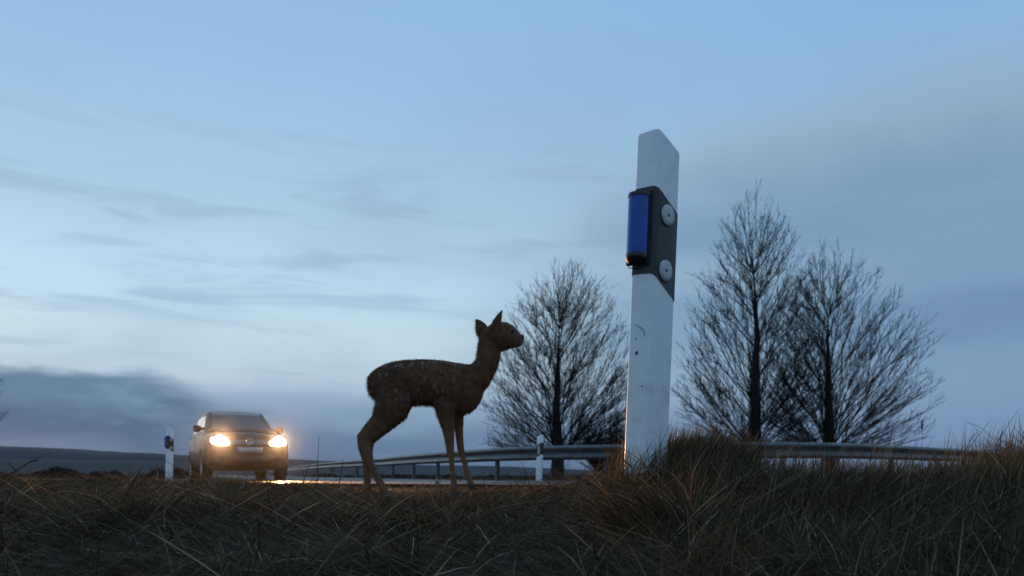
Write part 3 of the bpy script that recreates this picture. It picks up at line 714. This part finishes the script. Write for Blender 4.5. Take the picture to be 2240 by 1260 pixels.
# headlights, really lit
for sx in (-1, 1):
    mb = MB(); cxl = sx * .60
    shape = [(-.20, -.045), (-.17, -.085), (.02, -.095), (.15, -.06), (.175, .0), (.16, .075), (.03, .07), (-.14, .03)]
    pts = [(cxl + sx * a_, .835 + b_) for a_, b_ in shape]
    ring = lambda k, out: [Vector((cxl + (x - cxl) * k, nose_y(min(abs(x), .79), min(z, .90)) - out, .835 + (z - .835) * k)) for x, z in pts]
    mb.loft([ring(1, -.03), ring(1, .016), ring(.9, .03), ring(.4, .05)]); hl = mb.build('headlight', mlampg, car, True)
    mb = MB(); yL = nose_y(.60, .845) - .05
    mb.loft([[Vector((cxl + r_ * math.cos(t) * 1.15, yL - dd, .845 + r_ * math.sin(t))) for t in np.linspace(0, 6.2832, 20, endpoint=False)] for r_, dd in ((.102, -.03), (.10, 0), (.06, .024), (.004, .03))])
    mb.build('lamp_lens', mlamp, hl, True)
    ld = bpy.data.lights.new('headlamp_beam', 'SPOT'); ld.energy = 6000; ld.spot_size = R(62); ld.spot_blend = 1.0; ld.color = (1.0, 0.48, 0.18); ld.shadow_soft_size = 0.06
    lo = bpy.data.objects.new('headlamp_beam', ld); col.objects.link(lo); lo.parent = hl
    lo.location = (cxl, yL - .12, .845); lo.rotation_euler = (R(90 - 1.5), 0, 0)      # shines along the car's -Y
    lo.rotation_euler = (R(88.5), 0, R(180)); lo.rotation_euler = Vector((0, -1, -.025)).to_track_quat('-Z', 'Y').to_euler()
# wheels
for y in (-1.36, 1.34):
    for sx in (-1, 1):
        mb = MB(); prof_ = [(.24, -.10), (.30, -.112), (.325, -.10), (.335, -.07), (.335, .07), (.325, .10), (.30, .112), (.24, .10)]
        n = 30; rings = [[Vector((sx * .79 + a_ * sx, y + rr * math.cos(t), .335 + rr * math.sin(t))) for rr, a_ in prof_] for t in np.linspace(0, 2 * math.pi, n + 1)]
        mb.loft(rings, cap=False); bmesh.ops.remove_doubles(mb.bm, verts=mb.bm.verts, dist=1e-4); wh = mb.build('wheel', mrub, car, True)
        mb = MB(); q = lambda rr, t, a_: Vector((sx * (.79 + a_), y + rr * math.cos(t), .335 + rr * math.sin(t)))
        mb.loft([[q(rr, t, a_) for t in np.linspace(0, 2 * math.pi, 24, endpoint=False)] for rr, a_ in ((.245, .02), (.245, .098), (.225, .09), (.215, .03), (.02, .03))])
        for k in range(5):
            t = k * 2 * math.pi / 5; mb.loft([[q(rr, t - w_ / rr, .03), q(rr, t + w_ / rr, .03), q(rr, t + w_ / rr, dep), q(rr, t - w_ / rr, dep)] for rr, w_, dep in ((.03, .025, .085), (.22, .022, .088))])
        mb.build('rim', mrim, wh)

# ------------------------------------------------------------------ fawn
fawn = empty('fawn', ((740 + 600 / 2.739 - CX) / 600.7, 2.9, (HZ - (650 + 1180 / 2.739)) / 600.7))
tag(fawn, 'young brown roe fawn with pale spots standing on the grassy verge', 'fawn')
K = 1.0 / 1643.0
def fp(cx, cy, lat=0): return Vector(((cx - 600) * K, lat * K, (1180 - cy) * K))
FM = MB()
NR = 22
def frings(path, cap=True):
    """path: (cx, cy, half thickness in the profile plane, half width sideways, lateral)"""
    C = [fp(a[0], a[1], a[4]) for a in path]; rings = []
    for i, a in enumerate(path):
        t = C[min(i + 1, len(C) - 1)] - C[max(i - 1, 0)]; t.y *= .5; t.normalize()
        n_ = Vector((-t.z, 0, t.x)).normalized(); s_ = Vector((0, 1, 0))
        rings.append([C[i] + n_ * ((a[2] + (2.5 if a[2] > 30 else -1.0)) * K * math.cos(q)) + s_ * (a[3] * K * math.sin(q)) for q in np.linspace(0, 2 * math.pi, NR, endpoint=False)])
    FM.loft(rings)
def torso(sta):
    rings = []
    for x, zt, zb, w in sta:
        c = fp(x, (zt + zb) / 2); h = (zb - zt) / 2 * K; r_ = []
        for q in np.linspace(0, 2 * math.pi, NR, endpoint=False):
            s_, c_ = math.sin(q), math.cos(q)
            r_.append(c + Vector((0, math.copysign(abs(s_) ** .9, s_) * w * K * (1 - .12 * max(0, -c_)), c_ * h)))
        rings.append(r_)
    FM.loft(rings)
torso([(177, 500, 545, 18), (184, 478, 570, 42), (200, 458, 595, 62), (235, 430, 625, 80), (290, 402, 650, 96), (340, 387, 660, 104), (400, 379, 655, 108), (480, 375, 648, 112),
       (560, 376, 650, 112), (640, 383, 668, 106), (700, 394, 694, 98), (750, 401, 702, 90), (790, 405, 692, 80), (822, 415, 668, 66), (850, 450, 630, 46), (868, 490, 585, 24)])
frings([(690, 560, 120, 80, 0), (770, 520, 108, 78, 0), (848, 468, 78, 66, 0), (888, 405, 66, 60, 0), (901, 350, 69, 54, 0), (905, 300, 68, 52, 0), (910, 262, 63, 55, 0), (915, 225, 40, 44, 0)])   # neck
frings([(868, 252, 28, 30, 0), (890, 243, 52, 52, 0), (925, 232, 68, 64, 0), (965, 236, 84, 68, 0), (1000, 238, 84, 64, 0), (1028, 243, 72, 54, 0), (1052, 251, 55, 44, 0), (1074, 257, 44, 36, 0), (1092, 258, 34, 31, 0), (1103, 256, 20, 22, 0), (1108, 255, 8, 10, 0)])   # head
for lat, path in ((-46, [(340, 520, 105, 52), (345, 600, 112, 56), (318, 680, 96, 50), (262, 758, 62, 36), (205, 810, 52, 28), (168, 850, 48, 24), (170, 900, 41, 22), (180, 950, 33, 20), (198, 995, 25, 19), (228, 1050, 23, 17), (258, 1110, 23, 17), (283, 1160, 24, 18), (302, 1200, 24, 18)]),
                  (46, [(340, 520, 100, 52), (345, 600, 108, 56), (318, 680, 92, 50), (260, 762, 56, 36), (203, 815, 46, 28), (165, 855, 44, 24), (163, 905, 36, 22), (162, 955, 30, 20), (163, 1010, 26, 18), (165, 1070, 23, 17), (167, 1130, 23, 17), (168, 1180, 24, 18), (170, 1215, 24, 18)])):
    frings([(a, b, c, e, lat * (1.0 if i < 3 else 1.0)) for i, (a, b, c, e) in enumerate(path)])
for lat, path in ((-42, [(650, 560, 85, 42), (648, 640, 72, 42), (650, 720, 50, 34), (664, 800, 34, 25), (670, 870, 28, 22), (675, 925, 24, 20), (681, 965, 18, 16), (686, 1030, 16, 14), (693, 1085, 18, 15), (695, 1110, 20, 17), (697, 1150, 21, 18), (698, 1170, 18, 17)]),
                  (40, [(700, 560, 90, 42), (706, 640, 66, 42), (712, 720, 34, 32), (720, 800, 25, 24), (725, 860, 23, 22), (733, 915, 21, 19), (746, 965, 17, 15), (762, 1020, 15, 14), (779, 1072, 17, 15), (788, 1100, 19, 16), (796, 1130, 17, 16)])):
    frings([(a, b, c, e, lat) for a, b, c, e in path])
frings([(948, 235, 30, 16, -50), (946, 200, 36, 12, -62), (953, 160, 29, 9, -72), (966, 130, 18, 8, -78), (977, 110, 10, 7, -80), (983, 96, 5, 5, -81)])    # near ear
frings([(890, 262, 24, 16, 44), (875, 232, 34, 12, 60), (862, 195, 42, 9, 74), (848, 160, 36, 8, 82), (834, 134, 22, 7, 86), (822, 117, 8, 6, 88)])          # far ear
fo = FM.build('body', None, fawn)
rm = fo.modifiers.new('r', 'REMESH'); rm.mode = 'VOXEL'; rm.voxel_size = .0034
sm_ = fo.modifiers.new('s', 'SMOOTH'); sm_.factor = .5; sm_.iterations = 4
bpy.context.view_layer.update()
me = bpy.data.meshes.new_from_object(fo.evaluated_get(bpy.context.evaluated_depsgraph_get()))
fo.modifiers.clear(); fo.data = me; me.polygons.foreach_set('use_smooth', [True] * len(me.polygons))
mfur, g, p = mat('fawn_coat', (0.07, 0.04, 0.025, 1), 0.85, Specular_IOR_Level=0.12)
co = g.coord('Object'); X_, Y_, Z_ = g.sep(co)[0:3]
fn = g.noise(co, 38, 5, .7)
legf = g.smooth(Z_, .30, .10)
coat = g.mix(legf, g.ramp(fn, [(.3, (.072, .037, .021, 1)), (.7, (.185, .098, .056, 1))]), g.ramp(fn, [(.3, (.15, .075, .042, 1)), (.7, (.27, .145, .085, 1))]))
vo = g.n.new('ShaderNodeTexVoronoi'); vo.inputs['Scale'].default_value = 1.0; vo.inputs['Randomness'].default_value = .85
g.put(vo.inputs['Vector'], g.comb(g.m('ADD', g.m('MULTIPLY', X_, 60), g.m('MULTIPLY', g.noise(co, 30, 2), 1.0)), g.m('MULTIPLY', Y_, 30), g.m('MULTIPLY', Z_, 34)))
spot = g.m('MULTIPLY', g.smooth(vo.outputs['Distance'], .40, .24), g.smooth(g.noise(co, 24, 2), .36, .55))
mask = g.m('MULTIPLY', g.smooth(X_, .15, -.02), g.m('MULTIPLY', g.smooth(Z_, .30, .37), g.smooth(X_, -.275, -.235)))
front = g.m('MULTIPLY', g.smooth(Z_, .30, .37), g.smooth(g.m('ADD', Z_, g.m('MULTIPLY', X_, -.25)), .36, .42))
coat = g.mix(g.m('MULTIPLY', g.m('MULTIPLY', spot, mask), .36), coat, (.42, .36, .29, 1))
muz = g.smooth(X_, .262, .285)
coat = g.mix(g.m('MULTIPLY', muz, .7), coat, (.10, .085, .075, 1))
g.put(p.inputs['Base Color'], coat); g.put(p.inputs['Normal'], g.bump(g.noise(g.comb(g.m('MULTIPLY', X_, 60), g.m('MULTIPLY', Y_, 160), g.m('MULTIPLY', Z_, 160)), 1.0, 4, .6), .5, .004))
me.materials.append(mfur)
# short hair on the coat so the outline is furry
nv = len(me.vertices); vc = np.empty(nv * 3); me.vertices.foreach_get('co', vc); vc = vc.reshape(-1, 3); vn = np.empty(nv * 3); me.vertices.foreach_get('normal', vn); vn = vn.reshape(-1, 3)
r = np.random.default_rng(9); ids = r.choice(nv, size=min(nv * 2, 60000), replace=True)
P0 = vc[ids] + r.normal(size=(len(ids), 3)) * .0012; N0 = vn[ids]
flow = np.stack([-np.ones(len(ids)) * .8, np.zeros(len(ids)), -np.ones(len(ids)) * .55], 1)
legz = np.clip((.30 - P0[:, 2]) / .08, 0, 1)[:, None]; flow = flow * (1 - legz) + np.array([-.2, 0, -1.0]) * legz
neck = (np.clip((P0[:, 0] - .13) / .05, 0, 1) * np.clip((P0[:, 2] - .40) / .05, 0, 1))[:, None]; flow = flow * (1 - neck) + np.array([-.25, 0, -1.0]) * neck
D = unit(N0 * .42 + unit(flow) * .8 + r.normal(size=N0.shape) * .22)
ln_ = r.uniform(.005, .011, len(ids)); head = (P0[:, 2] > .50) & (P0[:, 0] > .16); ln_[head] *= .45; ln_ *= 1 - .45 * legz[:, 0]
belly = (N0[:, 2] < -.45) & (P0[:, 2] > .26); ln_[belly] *= 1.5
S = unit(np.cross(D, r.normal(size=D.shape))) * .00042
Vh = np.stack([P0 - S, P0 + S, P0 + D * ln_[:, None]], 1).reshape(-1, 3); Fh = np.arange(len(Vh)).reshape(-1, 3)
link('coat_hair', mesh_np('coat_hair', Vh, Fh), mfur, fawn)['kind'] = 'stuff'
mdark, g, p = mat('dark_wet', (0.006, 0.005, 0.005, 1), 0.3, Specular_IOR_Level=0.3)
mhoof, g, p = mat('hoof_horn', (0.02, 0.017, 0.015, 1), 0.5)
def ball(name, c, rx, ry, rz, m, par):
    bm = bmesh.new(); bmesh.ops.create_uvsphere(bm, u_segments=16, v_segments=10, radius=1); bmesh.ops.transform(bm, matrix=Matrix.Translation(c) @ Matrix.Diagonal((rx, ry, rz, 1)), verts=bm.verts)
    me = bpy.data.meshes.new(name); bm.to_mesh(me); bm.free(); return link(name, me, m, par, True)
ball('nose', fp(1100, 246), .0085, .012, .0125, mdark, fawn)
for lat in (-44, 44): ball('eye', fp(1040, 214, lat * .95), .0085, .006, .0070, mdark, fawn)
for a, b, lat in ((305, 1208, -46), (171, 1222, 46), (700, 1178, -42), (800, 1140, 40)):
    mb = MB()
    for dl in (-9, 9):
        mb.loft([[fp(a + q[0], b + q[1], lat + dl + q[2]) for q in ((-16, h_, -8), (16 + f_, h_, -6), (16 + f_, h_, 6), (-16, h_, 8))] for h_, f_ in ((-14, 0), (0, 8), (18, 22))])
    mb.build('hoof', mhoof, fawn)

# ------------------------------------------------------------------ grass on the verge
mgrass = bpy.data.materials.new('grass_blades'); mgrass.use_nodes = True; t_ = mgrass.node_tree; t_.nodes.clear(); g = G(t_)
at = t_.nodes.new('ShaderNodeAttribute'); at.attribute_name = 'tint'
df = t_.nodes.new('ShaderNodeBsdfPrincipled'); g.put(df.inputs['Base Color'], at.outputs['Color']); df.inputs['Roughness'].default_value = .7; df.inputs['Specular IOR Level'].default_value = .12
tl = t_.nodes.new('ShaderNodeBsdfTranslucent'); g.put(tl.inputs[0], at.outputs['Color'])
mx = t_.nodes.new('ShaderNodeMixShader'); mx.inputs[0].default_value = .28; g.l.new(df.outputs[0], mx.inputs[1]); g.l.new(tl.outputs[0], mx.inputs[2])
ou = t_.nodes.new('ShaderNodeOutputMaterial'); g.l.new(mx.outputs[0], ou.inputs[0])
PAL = np.array([(.165, .104, .055), (.115, .072, .040), (.215, .145, .080), (.066, .062, .022), (.050, .052, .018), (.090, .074, .030), (.46, .34, .21), (.066, .040, .024)])
def blades(X, Y, L, W, lean_dir, lean, droop, pal_p, r, k=5, zoff=0.0):
    n = len(X); Z = ground_z(X, Y) - .008 + zoff
    base = np.stack([X, Y, Z], 1); t = np.linspace(0, 1, k)
    h = np.stack([np.cos(lean_dir), np.sin(lean_dir), np.zeros(n)], 1)
    a = lean[:, None] + droop[:, None] * t[None] ** 1.3           # angle from vertical along the blade
    ds = L[:, None] / (k - 1); dz = np.cos(a) * ds; dh = np.sin(a) * ds
    hz = np.cumsum(np.c_[np.zeros(n), dz[:, :-1]], 1); hh = np.cumsum(np.c_[np.zeros(n), dh[:, :-1]], 1)
    wv = r.normal(size=(n, 1)) * .12; hs = np.stack([-h[:, 1], h[:, 0], h[:, 2] * 0], 1)
    P = base[:, None] + h[:, None] * hh[..., None] + np.array([0, 0, 1.0]) * hz[..., None] + hs[:, None] * (wv * L[:, None] * t[None] ** 2)[..., None]
    gzv = ground_z(P[..., 0], P[..., 1]) + .004 + .018 * r.random((n, 1)) * t[None]; P[..., 2] = np.maximum(P[..., 2], np.where(t[None] > .25, gzv, P[..., 2]))
    ph = r.uniform(0, np.pi, n); sd = np.stack([np.cos(ph), np.sin(ph), r.normal(size=n) * .25], 1)
    w = W[:, None] * np.array([.75, 1, .85, .55, .06])[None, :k] if k == 5 else W[:, None] * np.array([.8, 1, .7, .08])[None]
    A = P - sd[:, None] * w[..., None] / 2; B = P + sd[:, None] * w[..., None] / 2
    V = np.stack([A, B], 2).reshape(-1, 3); I = np.arange(n * k * 2).reshape(n, k, 2)
    F = np.stack([I[:, :-1, 0], I[:, :-1, 1], I[:, 1:, 1], I[:, 1:, 0]], -1).reshape(-1, 4)
    c = PAL[r.choice(len(PAL), size=n, p=pal_p)] * r.uniform(.36, 1.05, (n, 1)); c = np.repeat(c, k * 2, 0)
    return V, F, c
def grass_obj(name, parts, label):
    V = np.concatenate([a for a, b, c in parts]); o_ = np.cumsum([0] + [len(a) for a, b, c in parts]); F = np.concatenate([b + k for (a, b, c), k in zip(parts, o_)]); C_ = np.concatenate([c for a, b, c in parts])
    me = mesh_np(name, V, F); at = me.attributes.new('tint', 'FLOAT_COLOR', 'POINT'); at.data.foreach_set('color', np.c_[C_, np.ones(len(C_))].astype(np.float32).ravel())
    tag(link(name, me, mgrass), label, kind='stuff')
r = np.random.default_rng(17)
def scatter(n, y0, y1, px0=-160, px1=2400, pw=1.0):
    Y = np.sqrt(r.uniform(y0 ** 2, y1 ** 2, n)); px = r.uniform(px0, px1, n); X = (px - CX) / FPX * Y; return X, Y, px
def clumpf(X, Y, s=3.2, o=0): return np.array([mnoise.noise((a * s, b * s, o)) for a, b in zip(X, Y)])
parts = []
P_dry = np.array([.22, .20, .15, .07, .06, .10, .085, .12]); P_dry /= P_dry.sum()
P_grn = np.array([.10, .10, .05, .24, .24, .17, .02, .08]); P_grn /= P_grn.sum()
# matted dead grass everywhere
X, Y, px = scatter(60000, .95, 4.6); cl = clumpf(X, Y, 1.6, 2)
n = len(X); parts.append(blades(X, Y, r.uniform(.07, .20, n), r.uniform(.0016, .0034, n), clumpf(X, Y, .9, 7) * 6 + r.normal(size=n) * .9, np.where(px < 1380, r.uniform(1.0, 1.5, n), r.uniform(.6, 1.4, n)), r.uniform(.2, .8, n), P_dry, r))
# short green growth
X, Y, px = scatter(38000, .95, 4.6); n = len(X)
parts.append(blades(X, Y, r.uniform(.015, .05, n) * np.where(px < 1380, .75, 1.2), r.uniform(.0012, .0024, n), r.uniform(0, 6.28, n), r.uniform(.05, .6, n), r.uniform(.2, 1.2, n), P_grn, r))
# taller tussocks on the right and round the post
def tall(n, px0, px1, y0, y1, l0, l1, ld, sp, up, pal):
    X, Y, px = scatter(n, y0, y1, px0, px1); m = len(X)
    parts.append(blades(X, Y, r.uniform(l0, l1, m), r.uniform(.0014, .0034, m), ld + r.normal(size=m) * sp, np.abs(r.normal(size=m)) * up, r.uniform(.1, .9, m), pal, r))
tall(6500, 1480, 2420, 1.1, 3.0, .07, .19, .3, .9, .75, P_dry)
tall(3800, 1480, 2420, 1.1, 3.0, .05, .14, .3, 1.2, .6, P_grn)
tall(2600, 1330, 1640, 2.2, 2.9, .06, .14, .3, 1.0, .42, P_dry)
tall(2400, 1390, 1640, 2.34, 2.75, .07, .18, .2, .8, .42, P_dry)
tall(240, 1560, 2120, 2.3, 3.0, .14, .24, .2, 1.0, .16, P_dry)
tall(800, 2100, 2420, 1.9, 2.9, .12, .25, .2, .8, .22, P_dry)
tall(220, -160, 1330, 2.6, 3.8, .04, .08, .2, 1.5, .4, P_dry)
tall(900, -160, 1000, 3.3, 4.4, .02, .045, .2, 1.5, .4, P_grn)
# broad dead leaves, and combed swathes lying one way
X, Y, px = scatter(1500, 1.0, 2.7); n = len(X)
parts.append(blades(X, Y, r.uniform(.08, .2, n), r.uniform(.004, .0075, n), r.uniform(0, 6.28, n), r.uniform(.7, 1.45, n), r.uniform(.1, .9, n), P_dry, r, zoff=.01))
for q in range(46):
    yq = math.sqrt(r.uniform(1.1, 9.0)); pq = r.uniform(-100, 2340); flat = pq < 1330; yq = min(yq, 2.25) if flat else yq; xq = (pq - CX) / FPX * yq; m = 150; dq = r.uniform(0, 6.28)
    X = xq + r.normal(size=m) * .05; Y = yq + r.normal(size=m) * .05
    parts.append(blades(X, Y, r.uniform(.10, .22, m) * (.8 if flat else 1), r.uniform(.0016, .0036, m), dq + r.normal(size=m) * .25, r.uniform(.5, .9, m) + (.4 if flat else 0), r.uniform(.6, 1.1, m), P_dry, r, zoff=.012))
# uneven tufts along the crest and about the fawn's feet
for q in range(40):
    pq = r.uniform(-120, 1300) if q < 30 else r.uniform(760, 1080); yq = r.uniform(2.75, 3.7) if q < 30 else r.uniform(2.55, 2.9); m = int(r.uniform(25, 110)); hq = r.uniform(.03, .065)
    X = (pq - CX) / FPX * yq + r.normal(size=m) * r.uniform(.02, .07); Y = yq + r.normal(size=m) * .03
    parts.append(blades(X, Y, hq * r.uniform(.5, 1.4, m), r.uniform(.0012, .003, m), r.uniform(0, 6.28, m), np.abs(r.normal(size=m)) * .5, r.uniform(.2, 1.0, m), P_dry if r.random() < .6 else P_grn, r))
# long straws lying about in front
X, Y, px = scatter(2600, 1.0, 2.7); n = len(X)
parts.append(blades(X, Y, r.uniform(.14, .32, n), r.uniform(.0016, .003, n), r.uniform(0, 6.28, n), r.uniform(.9, 1.4, n), r.uniform(.0, .4, n), P_dry, r, zoff=.02))
grass_obj('grass', parts, 'matted dry and green grass covering the verge')
# sparse grass beyond the crest, either side of the road
parts = []
Y = r.uniform(4.6, 15, 26000); X = (r.uniform(-200, 2440, len(Y)) - CX) / FPX * Y
dl = np.array([np.min(np.hypot(rl[::2, 0] - a, rl[::2, 1] - b)) for a, b in zip(X, Y)])
kp = dl > 6.75; X, Y = X[kp], Y[kp]; n = len(X)
parts.append(blades(X, Y, r.uniform(.04, .11, n), r.uniform(.003, .006, n), r.uniform(0, 6.28, n), r.uniform(.1, 1.0, n), r.uniform(.2, 1.0, n), P_dry, r, k=4))
aa = r.uniform(5, GL - .2, 16000); off = r.uniform(-6, .5, len(aa)); Q = at_len(rail_line, gs, aa); Q2 = at_len(rail_line, gs, aa + .1); T = unit(Q2 - Q); N = np.stack([T[:, 1], -T[:, 0]], 1); Q = Q + N * off[:, None]; n = len(Q)
parts.append(blades(Q[:, 0], Q[:, 1], r.uniform(.06, .2, n), r.uniform(.006, .012, n), r.uniform(0, 6.28, n), r.uniform(.1, .9, n), r.uniform(.2, 1.0, n), P_dry, r, k=4))
grass_obj('grass', parts, 'short grass beside the road and under the guardrail')

# ------------------------------------------------------------------ single stalks and bits that stand out
mstalk, g, p = mat('dead_stalk', (0.030, 0.022, 0.017, 1), 0.8)
mstraw, g, p = mat('pale_straw', (0.22, 0.165, 0.10, 1), 0.7)
mleaf, g, p = mat('dry_leaf', (0.30, 0.19, 0.11, 1), 0.7, Transmission_Weight=0.0)
def wp(px, py, Y): return Vector(((px - CX) / FPX * Y, Y, (HZ - py) / FPX * Y))
def stalk(name, label, pts, Y, r0, m=None, side=(), head=None, group=None, cat='stalk'):
    q = [wp(a, b, Y + (c if len(t_) > 2 else 0)) for t_ in pts for a, b, c in [tuple(t_) + (0,) * (3 - len(t_))]]
    b0 = q[0]; gzb = gz(b0.x, b0.y)
    if b0.z > gzb: q.insert(0, Vector((b0.x, b0.y, gzb - .02)))
    root = q[0].copy(); q = [v - root for v in q]; q = [Vector(v) for v in catmull([tuple(v) for v in q], 4)]
    e = empty(name, root); tag(e, label, cat, group)
    mb = MB(); n = len(q); mb.tube(q, [r0 * (1 - .65 * i / (n - 1)) for i in range(n)], 6); mb.build('stem', m or mstalk, e, True)
    for s_ in side:
        v = [wp(a, b, Y) - root for a, b in s_]; mb = MB(); mb.tube([Vector(t) for t in catmull([tuple(t) for t in v], 3)], [r0 * .55] * (len(v) * 3 - 2), 5); mb.build('side_shoot', m or mstalk, e, True)
    if head:
        a = q[-1]; dd = (q[-1] - q[-3]).normalized(); mb = MB(); rr = np.random.default_rng(len(label))
        for k in range(26):
            t = k / 26; c = a - dd * (head * (1 - t)); o = Vector(rr.normal(size=3)).normalized(); mb.tube([c, c + (dd * 1.2 + o * .7).normalized() * (.006 + .004 * (1 - t))], [.0011, .0003], 4)
        mb.build('seed_head', m or mstalk, e)
    return e
SG = 'dead stalks standing out of the grass'
stalk('dead_stalk', 'thin dark upright stalk between the car and the fawn', [(694, 1062), (695, 1010), (698, 953)], 3.4, .0026, group=SG)
stalk('dead_stalk', 'short dark stub of stalk just left of the fawn\'s hind legs', [(740, 1070), (746, 1040), (750, 1006)], 3.3, .0034, group=SG)
stalk('dead_stalk', 'short leaning stalk right of the car\'s wheel', [(662, 1062), (668, 1040), (676, 1015)], 3.4, .0030, group=SG)
stalk('dead_stalk', 'dark stalk leaning across the foreground grass below the marker post', [(1228, 1258), (1262, 1180), (1284, 1120), (1298, 1074)], 1.9, .0030, group=SG)
stalk('dead_stalk', 'thin straw stem upright in front of the marker post\'s foot', [(1338, 1090), (1346, 1040), (1352, 1000), (1353, 945)], 2.2, .0010, mstraw, group=SG)
stalk('dead_stalk', 'forked wiry stalk sticking up at the far right', [(2105, 1010), (2135, 960), (2168, 918)], 2.4, .0011, side=[[(2178, 968), (2150, 938), (2112, 923)]], group=SG)
stalk('dead_stalk', 'tallest straight stalk at the right edge above the grass', [(2168, 1000), (2190, 955), (2226, 898)], 2.4, .0012, group=SG)
stalk('dead_stalk', 'feathery grass head leaning right before the guardrail\'s lowered end', [(2060, 1085), (2095, 1020), (2130, 950)], 2.3, .0012, mstraw, head=.075, group=SG)
stalk('dead_stalk', 'upright grass stalk with a thin seed head before the broad right tree', [(1840, 1060), (1846, 1000), (1852, 935)], 2.5, .0010, head=.03, group=SG)
stalk('dead_stalk', 'slender upright stalk before the guardrail, under the broad tree\'s right side', [(2012, 1050), (2016, 1000), (2018, 920)], 2.4, .0009, head=.03, group=SG)
stalk('dead_stalk', 'pale bent stem lying in the grass below the fawn', [(970, 1064), (985, 1085), (1002, 1110)], 2.6, .0012, mstraw, group=SG)
stalk('dead_stalk', 'thick pale broken straw lying flat in the lower right foreground', [(1772, 1254), (1840, 1243), (1925, 1234)], 1.42, .0032, mstraw, group=SG)
stalk('bare_twig', 'dark bare twig slanting up at the left edge of the grass', [(2, 1046), (35, 1030), (62, 1012), (92, 998)], 3.2, .0042, side=[[(35, 1030), (18, 1012)], [(62, 1012), (84, 1007)]], cat='twig')
# upright dry leaf catching the lamps
b0 = wp(955, 1066, 3.25); e = MB(); pts = []
for t in np.linspace(0, 1, 7):
    w = .0078 * math.sin(math.pi * min(1, .12 + .88 * t)) ** .8; pts.append([Vector((-w + .003 * math.sin(3 * t), .002 * t, .040 * t)), Vector((.002 * math.sin(3 * t), -.003, .040 * t)), Vector((w + .003 * math.sin(3 * t), .003 * t, .040 * t))])
e.loft(pts, cap=False, closed=False); o = e.build('dry_leaf', mleaf, None, True); o.location = b0; so = o.modifiers.new('s', 'SOLIDIFY'); so.thickness = .0005
tag(o, 'curled pale dry leaf upright in the grass between the fawn\'s legs', 'leaf')

# ------------------------------------------------------------------ air
mh = bpy.data.materials.new('air'); mh.use_nodes = True; t_ = mh.node_tree; t_.nodes.clear()
pv = t_.nodes.new('ShaderNodeVolumePrincipled'); pv.inputs['Color'].default_value = (0.84, 0.90, 1.0, 1); pv.inputs['Density'].default_value = 0.00008; pv.inputs['Anisotropy'].default_value = 0.985
ou = t_.nodes.new('ShaderNodeOutputMaterial'); t_.links.new(pv.outputs[0], ou.inputs['Volume'])
mb = MB(); mb.box((0, 590, 27), (3300, 1500, 66)); tag(mb.build('haze', mh), kind='stuff')
